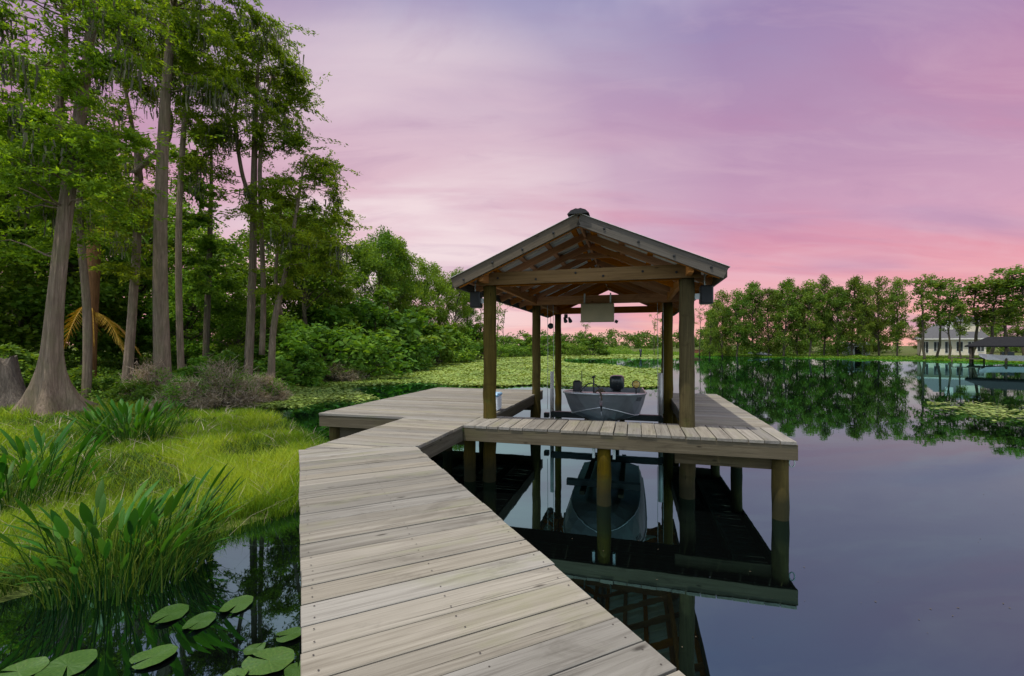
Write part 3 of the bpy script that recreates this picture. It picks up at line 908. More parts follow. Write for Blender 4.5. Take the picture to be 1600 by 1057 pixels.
# ------------------------------------------------------------------ fittings on the shelter and dock
bx = empty('control_box', (*to_world(1.60, 4.02), 2.86), -PHI)
tag(bx, 'beige metal box hung on the middle tie beam of the shelter', 'box')
MB().cbox(-.36, .36, -.10, .10, -.19, .22, .012).build('housing', M['beige'], bx)
MB().cbox(-.345, .345, -.112, -.102, -.175, .205, .004).build('front_panel', M['beige'], bx)
MB().tube([(.38, 0, -.17), (.44, 0, -.20)], .035, 10).build('cable_gland', M['black'], bx)
for hx_ in (-.285, .285):
    MB().box(hx_ - .015, hx_ + .015, -.03, .03, .22, .45).build('hanger', M['galv'], bx)
def speaker(v, u, z, label, rz):
    s_ = empty('loudspeaker', (*to_world(v, u), z), -PHI + rz)
    tag(s_, label, 'loudspeaker', 'loudspeakers under the eaves')
    MB().cbox(-.085, .085, -.08, .08, -.13, .13, .015).build('cabinet', M['black'], s_)
    MB().cbox(-.07, .07, -.088, -.081, -.115, .115, .003).build('grille', M['capmetal'], s_)
    MB().box(.085 if rz == 0 else -.15, .15 if rz == 0 else -.085, -.02, .02, -.06, .02).tube([(-.02, 0, .13), (-.02, 0, .36)], .008, 6).build('bracket', M['galv'], s_)
speaker(-0.06, 0.70, 2.88, 'black loudspeaker hung at the shelter post beside the wide platform', 0)
speaker(3.36, 0.72, 2.86, 'black loudspeaker hung at the thick shelter post on the open lake side', 0.001)
gl = empty('hanging_globe', (*to_world(0.02, 6.9), 2.72), -PHI)
tag(gl, 'small dark round globe hung beside the rear shelter post', 'globe')
MB().lathe([(.0, -.09), (.05, -.075), (.085, -.03), (.09, 0), (.085, .03), (.05, .075), (.0, .09)], 16).build('ball', M['black'], gl, True)
MB().tube([(0, 0, .08), (0, 0, .44)], .006, 6).build('cord', M['black'], gl)
fl = empty('floodlight', (*to_world(0.42, 7.25), 2.98), -PHI)
tag(fl, 'twin black floodlight under the rear tie beam of the shelter', 'floodlight')
for i, dx in enumerate((-.05, .09)):
    MB().tube([(dx, 0, 0), (dx + .03, -.05, -.06), (dx + .06, -.12, -.12)], [.03, .045, .06], 10).build('lamp_head', M['black'], fl, True)
MB().lathe([(.0, -.02), (.055, -.02), (.055, .10), (.0, .10)], 12).build('mount', M['black'], fl)
cl = empty('cooler', (*to_world(-0.03, 1.50), DECK), -PHI + .05)
tag(cl, 'pale blue and white cooler on the platform behind the shelter post', 'cooler')
MB().cbox(-.12, .12, -.15, .15, .004, .25, .02).build('body', M['whiteplastic'], cl)
MB().cbox(-.132, .132, -.165, .165, .252, .31, .02).build('lid', M['blue'], cl)
MB().tube([(-.13, 0, .14), (-.155, 0, .2), (-.135, 0, .26)], .012, 6).build('handle', M['blue'], cl)

# ------------------------------------------------------------------ foliage builders
def unit(a):
    return a / (np.linalg.norm(a, axis=1)[:, None] + 1e-9)
def leaf_quads(rng, C, length, aspect=0.5, up=0.8, droop=0.0, out=None, outw=0.0, flat=0.7):
    """rhombic leaves with centres C"""
    N = len(C)
    d = rng.normal(size=(N, 3)) * (1, 1, flat)
    if out is not None: d += outw * out
    d[:, 2] -= droop
    d = unit(d)
    nn = unit(rng.normal(size=(N, 3)) + np.array((0, 0, up)) * 1.0)
    s = unit(np.cross(nn, d))
    L = (length * rng.uniform(0.6, 1.3, N))[:, None]
    W = L * aspect
    fold = np.cross(d, s) * L * 0.06
    return np.stack([C - d * L * .5, C + s * W * .5 + fold, C + d * L * .5, C - s * W * .5 + fold], 1)

def cluster_pts(rng, c, rad, n, flatten=0.75, shell=0.55):
    d = unit(rng.normal(size=(n, 3)))
    r = rng.uniform(0, 1, n) ** shell
    return c + d * r[:, None] * np.array((rad, rad, rad * flatten))

def branch_tube(mb, rng, p, q, r0, r1, sides=5, sag=0.12, n=5):
    p, q = np.array(p, float), np.array(q, float)
    t = np.linspace(0, 1, n)[:, None]
    L = np.linalg.norm(q - p)
    pts = p + (q - p) * t
    pts[:, 2] += (np.sin(t[:, 0] * PI) * sag * L)
    pts[1:-1] += rng.normal(size=(n - 2, 3)) * L * 0.035
    mb.tube(pts, np.linspace(r0, r1, n), sides, False)

# ---- broadleaf prototypes, about 10 m tall, origin at the base
def broad_proto(seed, hgt=10.0, wid=3.0, low=0.12, ncl=78, per=210, leaf=0.19, mat='oak_leaf', top=1.0, crad=(0.55, 1.05), trunk_r=0.17, slim=0):
    rng = np.random.default_rng(seed)
    tm = MB()
    zs = np.linspace(-0.6, hgt * 0.82, 9)
    bend = np.cumsum(rng.normal(size=(9, 2)) * 0.10, axis=0)
    tp = np.column_stack([bend, zs])
    tm.tube(tp, np.linspace(trunk_r, trunk_r * .25, 9) * np.where(zs < .4, 1.35, 1), 8)
    Q = []; T = []
    cents = []
    for i in range(ncl):
        f = rng.uniform(0, 1)
        z = hgt * (low + (1 - low) * f ** 0.85)
        prof = math.sin(PI * min(1, max(0.06, (f * 0.86 + 0.10)))) ** 0.6
        if slim: prof = 0.35 + 0.65 * (math.sin(f * PI * 3.2 + seed) * .5 + .5) if f < .75 else 1.0
        a = rng.uniform(0, 2 * PI)
        rr = wid * prof * rng.uniform(0.35, 1.0) ** 0.6
        rr *= 0.8 + 0.35 * math.sin(2 * a + seed)
        zi = np.interp(z * .85, zs, np.arange(9)); bx_ = np.interp(zi, np.arange(9), tp[:, 0]); by_ = np.interp(zi, np.arange(9), tp[:, 1])
        c = np.array((bx_ + rr * math.cos(a), by_ + rr * math.sin(a), z - 0.1 * rr))
        cents.append(c)
    for i, c in enumerate(cents):
        rad = rng.uniform(*crad)
        P = cluster_pts(rng, c, rad, int(per * (rad / 0.8) ** 2), 0.7)
        Q.append(leaf_quads(rng, P, leaf, 0.55, 0.9, 0.15, P - c, 0.8))
        T.append(np.clip(rng.normal(0.30 + rng.uniform(0, .38), 0.16, len(P)), 0, 1))
        if i % 2 == 0:
            zz_ = max(0.8, c[2] - 0.5 * np.linalg.norm(c[:2]) - .6)
            b0 = (np.interp(zz_, zs, tp[:, 0]), np.interp(zz_, zs, tp[:, 1]), zz_)
            branch_tube(tm, rng, b0, c, trunk_r * .34, trunk_r * .07, 5)
    crown = quads_mesh('crown', np.concatenate(Q), M[mat], np.concatenate(T))
    return tm.mesh('trunk', M['bark_dark'], True), crown

OAKS = [broad_proto(11), broad_proto(12, wid=3.4, ncl=84), broad_proto(13, wid=2.6, low=.2), broad_proto(14, wid=3.1, low=.08, ncl=90)]
FAR = [broad_proto(31, mat='far_leaf', leaf=.26, per=95, wid=2.5, low=.16), broad_proto(32, mat='far_leaf', leaf=.26, per=95, wid=2.9, low=.06, ncl=90),
       broad_proto(33, mat='far_leaf', leaf=.26, per=90, wid=2.3, low=.25), broad_proto(34, mat='far_leaf', leaf=.25, per=95, wid=2.7, low=.1)]
SLIM = [broad_proto(41, mat='far_leaf', leaf=.25, per=110, wid=1.5, low=.34, ncl=40, slim=1, crad=(.4, .75), trunk_r=.14),
        broad_proto(42, mat='far_leaf', leaf=.25, per=110, wid=1.7, low=.42, ncl=36, slim=1, crad=(.4, .8), trunk_r=.14)]
SPARSE = [broad_proto(51, mat='far_leaf', leaf=.24, per=70, wid=1.3, low=.40, ncl=20, slim=1, crad=(.3, .55), trunk_r=.10),
          broad_proto(52, mat='far_leaf', leaf=.24, per=70, wid=1.6, low=.5, ncl=18, slim=1, crad=(.3, .6), trunk_r=.10)]
def shrub_proto(seed, mat='shrub_leaf', leaf=0.13, ncl=26, per=120, hgt=1.6, wid=1.1):
    rng = np.random.default_rng(seed)
    sm = MB(); Q = []; T = []
    for i in range(ncl):
        a = rng.uniform(0, 2 * PI); f = rng.uniform(0.12, 1)
        rr = wid * math.sqrt(max(0, 1 - (f - .2) ** 2)) * rng.uniform(.2, 1)
        c = np.array((rr * math.cos(a), rr * math.sin(a), hgt * f * rng.uniform(.8, 1)))
        P = cluster_pts(rng, c, rng.uniform(.22, .42), per, .8)
        Q.append(leaf_quads(rng, P, leaf, 0.5, 1.0, 0.0, P - c, 1.0))
        T.append(np.clip(rng.normal(0.3 + rng.uniform(0, .4), 0.17, len(P)), 0, 1))
        branch_tube(sm, rng, (rr * .15 * math.cos(a), rr * .15 * math.sin(a), -.3), c, .02, .006, 4)
    return sm.mesh('stem', M['bark_dark'], True), quads_mesh('foliage', np.concatenate(Q), M[mat], np.concatenate(T))
SHRUBS = [shrub_proto(61), shrub_proto(62, wid=1.4, hgt=1.3), shrub_proto(63, leaf=.16, hgt=1.9)]

ORD = ['first', 'second', 'third', 'fourth', 'fifth', 'sixth', 'seventh', 'eighth', 'ninth', 'tenth', 'eleventh', 'twelfth', 'thirteenth', 'fourteenth',
       'fifteenth', 'sixteenth', 'seventeenth', 'eighteenth', 'nineteenth', 'twentieth']
def place_tree(name, proto, x, y, hgt, label, cat='tree', group=None, wide=1.0, rz=None, parts=('trunk', 'crown'), z=None, base_h=10.0):
    rz = random.uniform(0, 2 * PI) if rz is None else rz
    zb = gz(x, y) if z is None else z
    t = empty(name, (x, y, zb), rz)
    s = hgt / base_h
    t.scale = (s * wide, s * wide, s)
    tag(t, label, cat, group)
    link(parts[0], proto[0], t); link(parts[1], proto[1], t)
    return t

# ---- the large cypresses on the bank, limbs and sprays placed tree by tree
def hero(name, label, Y, trunks, blobs, r_base, mat_leaf='cyp_leaf', flare=0.0, moss=0, seed=1, density=1.0, bark='bark', ts=1.0, group='tall cypresses on the bank', leaf=0.155, aspect=0.34):
    """trunks: lists of (px, py, radius m); first point is the foot; blobs: (px, py, rx, ry) in photo pixels at distance Y"""
    rng = np.random.default_rng(seed)
    k = Y / F
    fx, fy = (trunks[0][0][0] - 800) * k, Y
    z0 = gz(fx, fy)
    root = empty(name, (fx, fy, z0))
    tag(root, label, 'tree', group)
    def w3(px, py, dy=0.0):
        return np.array(((px - 800) * k - fx, dy, z_at(py, Y) - z0))
    tm = MB()
    allp = []
    for ti, tr in enumerate(trunks):
        P = np.array([w3(p[0], p[1]) for p in tr]); rr = np.array([p[2] for p in tr]) * ts
        if ti == 0: P[0, 2] = -0.35
        n = 26
        tt = np.linspace(0, len(P) - 1, n)
        if ti == 0: tt = (len(P) - 1) * np.linspace(0, 1, n) ** 1.5
        pts = np.column_stack([np.interp(tt, range(len(P)), P[:, i]) for i in range(3)])
        pts[:, 1] += 0.25 * np.sin(np.linspace(0, 5, n) + seed + ti) - (0.25 * math.sin(seed + ti) if ti == 0 else 0) + (0.0 if ti == 0 else 0.15 * ti)
        sm = pts.copy(); sm[1:-1] = (pts[:-2] + pts[1:-1] * 2 + pts[2:]) / 4; pts = sm
        rad = np.interp(tt, range(len(P)), rr)
        ph = rng.uniform(0, 6)
        def flute(i, th, pts=pts, ti=ti, ph=ph):
            zz_ = max(0, pts[i][2])
            fl = flare * math.exp(-zz_ / 0.75) if ti == 0 else 0
            lobes = 0.5 + 0.5 * np.cos(5 * th + ph) * 0.8 + 0.2 * np.cos(3 * th + 1)
            ridg = 0.05 * np.sin(9 * th + ph + .5 * math.sin(zz_ * .7)) + 0.03 * np.sin(13 * th + .6 * math.sin(zz_ * 1.3))
            amp = 0.05 + 0.10 * math.exp(-zz_ / 2.0) * (flare > 0)
            return 1 + ridg + fl * (0.45 + 0.75 * lobes) + amp * (np.cos(5 * th + ph) * .5)
        tm.tube(pts, rad, 40 if flare else 28, True, flute)
        allp.append(np.column_stack([pts, rad]))
    allp = np.concatenate(allp)
    Q = []; T = []; MQ = []; MT = []
    for bl in blobs:
        bx_, by_, rx, ry = bl[:4]; bdy = bl[4] if len(bl) > 4 else 0.0
        ncl = max(4, int(rx * ry * k * k * 4.8 * density + 3))
        for i in range(ncl):
            a = rng.uniform(0, 2 * PI); q = math.sqrt(rng.uniform(0, 1))
            c = w3(bx_ + rx * q * math.cos(a), by_ + ry * q * math.sin(a), bdy + rng.normal() * rx * k * 0.75)
            rad = rng.uniform(.42, .85) * min(1.0, 0.45 + rx * k * .5)
            nleaf = int(400 * (rad / .55) ** 1.6)
            # a spray: leaves strung on a few arching twigs
            m = 9
            tips = c + rng.normal(size=(m, 3)) * (rad, rad, rad * .42)
            base = c + rng.normal(size=(m, 3)) * rad * .25
            ii = rng.integers(0, m, nleaf); ff = rng.uniform(0.05, 1.05, nleaf)[:, None]
            P = base[ii] + (tips[ii] - base[ii]) * ff
            P[:, 2] -= 0.30 * rad * ff[:, 0] ** 2
            P += rng.normal(size=P.shape) * (.075, .075, .05)
            Q.append(leaf_quads(rng, P, leaf, aspect, 0.8, 0.35, tips[ii] - base[ii], 1.2))
            T.append(np.clip(rng.normal(0.32 + rng.uniform(0, .36), .17, nleaf), 0, 1))
            d = np.linalg.norm((allp[:, :3] - c) * (1, 1, .8), axis=1) + np.where(allp[:, 2] > c[2] + .3, 3.0, 0)
            j = int(np.argmin(d)); 
            if rng.uniform() < 0.6:
                r0 = min(allp[j, 3] * .35, .015 + .012 * d[j])
                branch_tube(tm, rng, allp[j, :3], c, r0, .008, 5, 0.06)
            if moss and rng.uniform() < moss:
                ns = 26
                mp = c + rng.normal(size=(ns, 3)) * (rad * .5, rad * .5, .1)
                L = rng.uniform(.25, 1.0, ns); wd_ = rng.uniform(.012, .035, ns)
                for b_ in range(3):
                    lo = mp.copy(); lo[:, 2] -= L * (b_ + 1) / 3; hi = mp.copy(); hi[:, 2] -= L * b_ / 3
                    jx = rng.normal(size=(ns, 3)) * (.03, .03, 0)
                    az = rng.uniform(0, PI, ns); sd = np.column_stack([np.cos(az) * wd_, np.sin(az) * wd_, 0 * az])
                    MQ.append(np.stack([hi - sd, hi + sd, lo + sd * .6 + jx, lo - sd * .6 + jx], 1)); MT.append(rng.uniform(0, 1, ns))
    tm.build('trunk', M[bark], root, True)
    link('crown', quads_mesh('crown', np.concatenate(Q), M[mat_leaf], np.concatenate(T)), root)
    if MQ:
        link('hanging_moss', quads_mesh('hanging_moss', np.concatenate(MQ), M['moss'], np.concatenate(MT)), root)['kind'] = 'stuff'
    return root

hero('cypress_tree', 'big cypress with a wide fluted buttress foot at the grass edge', 12.7,
     [[(88, 655, .42), (97, 560, .27), (104, 450, .23), (112, 320, .22), (121, 200, .19), (131, 90, .16), (138, -20, .13), (143, -160, .07)],
      [(113, 260, .16), (95, 190, .12), (86, 110, .10), (80, 20, .08), (72, -80, .04)]],
     [(50, 250, 66, 46), (110, 175, 50, 40), (25, 190, 45, 40), (168, 225, 48, 40), (90, 110, 40, 30), (85, 35, 60, 40), (15, 25, 40, 34), (165, 70, 42, 46),
      (60, 315, 60, 34), (15, 305, 34, 40), (150, 290, 34, 30), (120, 240, 40, 40), (-40, 120, 60, 60), (100, -60, 90, 60), (40, 380, 40, 20), (335, -60, 60, 30, -5), (250, -95, 50, 30, -4.5)],  # last two clumps hang out of frame, added to shade the marsh grass
     .4, flare=2.4, ts=.74, moss=0.13, seed=3)
hero('cypress_tree', 'cypress with an S-curved limb reaching over, low bright tufts on its trunk', 19.0,
     [[(195, 560, .30), (197, 440, .25), (200, 330, .23), (206, 270, .21), (212, 235, .2)],
      [(206, 270, .18), (228, 240, .15), (252, 215, .13), (262, 180, .11), (254, 140, .09), (248, 90, .06)],
      [(206, 275, .15), (188, 180, .12), (178, 90, .10), (180, 10, .07), (182, -60, .04)]],
     [(195, 382, 26, 12), (185, 352, 28, 14), (203, 425, 24, 9), (178, 250, 34, 30), (218, 300, 26, 22), (190, 130, 22, 40), (250, 100, 22, 24), (215, 60, 34, 30), (180, 180, 24, 26),
      (182, 20, 40, 30), (232, 150, 20, 14), (210, 335, 26, 20)],
     .25, ts=.6, moss=0.21, seed=5)
hero('cypress_tree', 'tallest straight cypress with a thick pinkish-brown trunk behind the dry bush', 17.0,
     [[(256, 560, .33), (260, 480, .27), (266, 350, .235), (271, 230, .20), (275, 120, .17), (280, 20, .13), (286, -120, .06)]],
     [(270, 45, 56, 40), (322, 85, 52, 40), (235, 15, 56, 30), (335, 20, 56, 26), (300, 145, 26, 26), (248, 105, 20, 22), (340, 140, 34, 24), (290, -40, 90, 40), (380, 6, 24, 8)],
     .4, ts=.85, moss=0.30, seed=8)
hero('cypress_tree', 'slim pale cypress trunk close beside the tallest cypress', 19.0,
     [[(287, 555, .13), (288, 440, .115), (289, 330, .105), (291, 230, .10), (294, 130, .085), (298, 30, .06), (300, -60, .03)]],
     [(300, 100, 30, 30), (302, 40, 34, 30), (290, 170, 16, 16), (312, 210, 22, 18), (300, 255, 18, 12)],
     .15, moss=0.24, seed=9)
hero('cypress_tree', 'twin-trunked cypress with a rounded crown against the pink sky', 20.0,
     [[(384, 558, .26), (386, 470, .22), (388, 380, .2), (391, 300, .18), (396, 220, .15), (402, 140, .10), (408, 60, .05)],
      [(404, 555, .17), (404, 460, .15), (402, 360, .13), (404, 270, .12), (412, 190, .10), (425, 120, .05)],
      [(388, 340, .12), (372, 270, .11), (366, 190, .09), (368, 110, .05)]],
     [(398, 68, 46, 28), (436, 100, 40, 30), (350, 118, 44, 38), (462, 132, 26, 13), (384, 170, 44, 28), (440, 160, 30, 14), (455, 192, 22, 7), (424, 228, 26, 20), (346, 225, 34, 28), (330, 178, 26, 30),
      (458, 224, 24, 8), (340, 285, 22, 22), (470, 112, 20, 12), (408, 120, 50, 30)],
     .25, ts=.72, moss=0.21, seed=12)
hero('cypress_tree', 'leaning forked cypress with low yellow-green sprays at the water edge', 20.0,
     [[(424, 592, .22), (432, 530, .16), (439, 488, .15), (452, 430, .12), (462, 360, .10), (470, 290, .07), (476, 240, .03)],
      [(438, 492, .10), (432, 440, .09), (430, 370, .07), (432, 310, .04)]],
     [(470, 298, 44, 28), (508, 270, 22, 13), (440, 345, 38, 36), (500, 345, 34, 28), (530, 335, 16, 12), (470, 400, 42, 28), (420, 300, 24, 24), (500, 408, 28, 22), (524, 300, 14, 8), (450, 455, 20, 12), (490, 255, 26, 10), (520, 380, 22, 12)],
     .2, ts=.8, moss=0.09, seed=15)
hero('cypress_tree', 'plain grey trunk half hidden behind the big buttressed cypress', 16.0,
     [[(131, 575, .22), (127, 480, .19), (124, 400, .17), (126, 320, .16), (140, 200, .13), (150, 90, .10), (155, -20, .06)]],
     [(150, 130, 40, 40), (140, 210, 30, 30), (160, 20, 40, 30), (150, 330, 30, 24), (100, 360, 30, 20)], .2, ts=.62, seed=19, moss=.2)
hero('cypress_tree', 'dark slender tree with layered boughs between the straight and twin trunks', 24.0,
     [[(322, 550, .16), (322, 440, .14), (320, 330, .11), (322, 240, .06), (324, 190, .03)]],
     [(318, 262, 26, 14), (325, 310, 30, 14), (312, 345, 30, 14), (330, 385, 30, 14), (315, 415, 34, 14), (330, 445, 28, 12), (322, 215, 16, 12)],
     .16, mat_leaf='oak_leaf', bark='bark_dark', seed=23, leaf=.2, aspect=.45, group=None)

# ---- broadleaf wood behind the cypresses
wood = [  # px, Y, top row, width, label
    (-60, 22, 210, 1.1, 'dark leafy tree at the picture edge behind the old stump'),
    (28, 25, 190, 1.25, 'dark leafy tree standing behind the big buttressed cypress'),
    (70, 29, 190, 1.2, 'deep green tree in the wood left of the palm trunk'),
    (150, 27, 215, 1.1, 'leafy tree in the wood just behind the palm trunk'),
    (205, 30, 300, 1.2, 'rounded leafy tree in the wood behind the S-limbed cypress'),
    (248, 36, 300, 1.0, 'leafy tree deep in the wood, left of the tallest straight trunk'),
    (345, 33, 360, 1.1, 'low leafy tree in the wood between the slender tree and twin trunks'),
    (300, 27, 420, 1.0, 'low dark leafy tree behind the slim pale cypress trunk'),
    (425, 32, 300, 1.0, 'leafy tree right behind the twin-trunked cypress'),
    (480, 30, 330, 1.1, 'leafy tree behind the leaning forked cypress'),
    (525, 35, 385, 1.0, 'broad leafy tree at the edge of the cypresses, left of the tree line'),
    (375, 26, 450, 1.0, 'short dark tree showing low between the twin trunks'),
    (565, 43, 372, 0.9, 'dense dark tree at the high end of the receding tree line'),
    (592, 46, 356, 0.95, 'tallest round-topped tree of the receding tree line'),
    (628, 50, 372, 0.95, 'second tall tree of the receding tree line, with an open top'),
    (655, 54, 400, 0.9, 'mid tree of the receding tree line above the shrubs'),
    (684, 58, 414, 0.85, 'tree with pale stems in the receding tree line'),
    (712, 62, 418, 0.8, 'lighter green tree nearest the shelter roof in the receding tree line'),
    (728, 68, 440, 0.75, 'last bushy tree of the receding tree line beside the loudspeaker'),
    (610, 58, 400, 0.9, 'tree filling the gap behind the tallest of the tree line'),
]
for i, (px, Y, py, wdv, lab) in enumerate(wood):
    x, y, _ = at_y(px, Y)
    g_ = gz(x, y)
    place_tree('leafy_tree', OAKS[i % 4], x, y, (z_at(py, Y) - g_) / 1.04, lab, group='trees of the wood', wide=wdv * (1.15 if Y < 40 else 1.0) * (10.0 / max(6.0, z_at(py, Y) - g_)) ** 0.4, rz=i * 1.7)
# deep wood that reads as one dark mass behind
rng = np.random.default_rng(77)
Q = []; T = []
for i in range(150):
    px = rng.uniform(-420, 560); Y = rng.uniform(37, 52)
    x, y, _ = at_y(px, Y); z = gz(x, y) + rng.uniform(0.5, 9.5)
    P = cluster_pts(rng, np.array((x, y, z)), rng.uniform(1.4, 2.3), 230, .8)
    Q.append(leaf_quads(rng, P, .38, .55, .9)); T.append(np.clip(rng.normal(.25, .2, len(P)), 0, 1))
for i in range(90):
    px = rng.uniform(-420, 600); Y = rng.uniform(38, 54)
    x, y, _ = at_y(px, Y); z = gz(x, y) + rng.uniform(0.2, 3.2)
    P = cluster_pts(rng, np.array((x, y, z)), rng.uniform(1.2, 2.0), 200, .8)
    Q.append(leaf_quads(rng, P, .36, .55, .9)); T.append(np.clip(rng.normal(.35, .2, len(P)), 0, 1))
tag(link('deep_wood_foliage', quads_mesh('deep_wood_foliage', np.concatenate(Q), M['oak_leaf'], np.concatenate(T))), 'dark mass of leaves deep in the wood behind the trunks', 'foliage', kind='stuff')

# ---- cabbage palm with hanging dead fronds
px0 = at_y(140, 21); zb = gz(px0[0], px0[1])
palm = empty('palm_tree', (px0[0], px0[1], zb))
tag(palm, 'palm with a rusty brown trunk and a hanging orange dead frond', 'palm')
MB().tube([(0, 0, -.3), (.03, 0, 2.0), (.08, .05, 4.0), (.10, .1, 6.2), (.1, .1, 8.2)], [.25, .24, .24, .26, .22], 16).build('trunk', M['bark_palm'], palm, True)
def frond(mat, p0, d, L, droop, seed, n=34):
    rg = np.random.default_rng(seed)
    t = np.linspace(0, 1, n)
    d = np.array(d, float); d /= np.linalg.norm(d)
    spine = np.array(p0) + np.outer(t * L, d); spine[:, 2] -= droop * t ** 2
    side = np.cross(d, (0, 0, 1)); side /= np.linalg.norm(side) + 1e-9
    Qs = []
    for sgn in (-1, 1):
        tip = spine + sgn * side * (0.5 * np.sin(PI * np.clip(t, .05, .97)))[:, None] * L * .45 + d * .12 * L
        tip[:, 2] -= .25 * L * rg.uniform(.6, 1.3, n)
        wv = np.outer(np.full(n, .022), d)
        Qs.append(np.stack([spine - wv, spine + wv, tip + wv * .2, tip - wv * .2], 1))
    wv = np.outer(np.full(n - 1, .018), side)
    Qs.append(np.stack([spine[:-1] - wv, spine[:-1] + wv, spine[1:] + wv, spine[1:] - wv], 1))
    Qs = np.concatenate(Qs)
    return quads_mesh('frond', Qs, M[mat], rg.uniform(.2, .9, len(Qs)))
for i in range(4):
    a = -1.2 + i * .8
    link('dead_frond', frond('orange_frond', (.1, 0, 3.9 - .2 * i), (math.cos(a), math.sin(a) - .5, .15), 1.7, 2.0, 90 + i), palm)
for i in range(14):
    a = i * 2.4
    link('frond', frond('oak_leaf', (.1, .1, 8.2), (math.cos(a), math.sin(a), .9 - .09 * i), 2.1, 1.5, 110 + i), palm)

# ---- old stump
sx, sy, _ = at_z(14, 640, 0.2)
stp = empty('tree_stump', (sx, sy, gz(sx, sy)))
stp.scale = (.9, .9, .82)
tag(stp, 'weathered grey tree stump leaning at the edge of the picture', 'stump')
rg = np.random.default_rng(4)
prof_n = 26
mb = MB()
zs = [-.25, 0, .25, .55, .9, 1.3, 1.7, 1.95]
ring_r = [.95, .80, .64, .52, .45, .42, .40, .38]
vs = []
for zi, (z, r_) in enumerate(zip(zs, ring_r)):
    for j in range(prof_n):
        a = 2 * PI * j / prof_n
        rr = r_ * (1 + .16 * math.exp(-max(z, 0) / .8) * math.cos(5 * a + 1) + .05 * math.sin(11 * a))
        zj = z + (0.16 * math.sin(3 * a) + .10 * math.sin(7 * a + 1) if zi == len(zs) - 1 else 0)
        vs.append((rr * math.cos(a) - .16 * z, rr * math.sin(a), zj))
fs = [(i * prof_n + j, i * prof_n + (j + 1) % prof_n, (i + 1) * prof_n + (j + 1) % prof_n, (i + 1) * prof_n + j) for i in range(len(zs) - 1) for j in range(prof_n)]
mb.add(vs, fs).build('bark', M['stump'], stp, True)
b0 = (len(zs) - 1) * prof_n
MB().add(vs[b0:b0 + prof_n] + [(-.16 * 1.8, 0, 1.72)], [(j, (j + 1) % prof_n, prof_n) for j in range(prof_n)]).build('broken_top', M['stump'], stp)

# ---- shrubs of the bank
shr = [  # px, base row z, Y, height, wide, proto, label
    (35, 15.5, 1.9, 1.3, 2, 'tall feathery bright shrub beside the old stump'),
    (75, 18.0, 1.5, 1.2, 0, 'bright shrub between the stump and the big cypress'),
    (160, 17.0, 1.2, 1.4, 1, 'low shrub right of the buttress foot'),
    (215, 15.5, 1.0, 1.4, 0, 'low shrub in front of the S-limbed cypress'),
    (250, 15.0, 1.1, 1.3, 1, 'pale leafy shrub at the foot of the tallest cypress'),
    (300, 17.5, 1.5, 1.3, 2, 'leafy shrub at the foot of the slim pale trunk'),
    (350, 20.0, 1.9, 1.3, 0, 'shrub behind the dry bush, left of the twin trunks'),
    (395, 17.5, 1.5, 1.2, 1, 'shrub at the foot of the twin-trunked cypress'),
    (455, 23.5, 2.3, 1.4, 2, 'shrub just right of the leaning forked cypress'),
    (490, 26.0, 3.4, 1.4, 0, 'rounded shrub where the bank turns toward the tree line'),
    (520, 28.5, 5.0, 1.3, 1, 'large bright shrub in front of the broad leafy tree'),
    (480, 31.0, 5.4, 1.2, 2, 'tall green shrub behind the forked cypress'),
    (560, 33.0, 5.6, 1.2, 0, 'bright mounded shrub at the middle of the bank'),
    (590, 36.0, 6.2, 1.1, 2, 'tall light green shrub below the tallest round-topped tree'),
    (615, 36.5, 3.6, 1.3, 1, 'low spreading shrub at the lily edge'),
    (635, 41.0, 5.4, 1.2, 0, 'rounded green shrub below the open-topped tree'),
    (660, 47.0, 5.6, 1.2, 2, 'shrub under the mid tree of the tree line'),
    (690, 54.0, 5.4, 1.2, 1, 'shrub under the pale-stemmed tree'),
    (718, 60.0, 5.0, 1.2, 0, 'shrub near the shelter eave at the lily edge'),
    (742, 68.0, 5.2, 1.3, 2, 'shrub below the black loudspeaker on the platform side'),
    (545, 30.0, 2.6, 1.5, 1, 'low dark shrub hanging over the lily pads'),
    (775, 76.0, 4.0, 1.5, 0, 'wide shrub just right of the platform-side shelter post'),
    (800, 82.0, 3.2, 1.5, 1, 'pale green shrub low between the two platform-side posts'),
    (822, 86.0, 4.2, 1.4, 2, 'rounded shrub touching the middle platform-side post'),
    (852, 90.0, 4.4, 1.3, 0, 'dark shrub between the middle and rear posts'),
    (890, 92.0, 3.6, 1.5, 1, 'shrub just right of the slim rear post'),
    (922, 95.0, 4.4, 1.4, 2, 'shrub at the foot of the lone tree under the beige box'),
]
for i, (px, Y, hh, wv, pi_, lab) in enumerate(shr):
    x, y, _ = at_y(px, Y)
    place_tree('shrub', SHRUBS[pi_], x, y, hh, lab, 'shrub', 'shrubs along the bank', wide=wv, rz=i * 2.1, parts=('stem', 'foliage'), z=max(gz(x, y), 0) - .05, base_h=1.7)

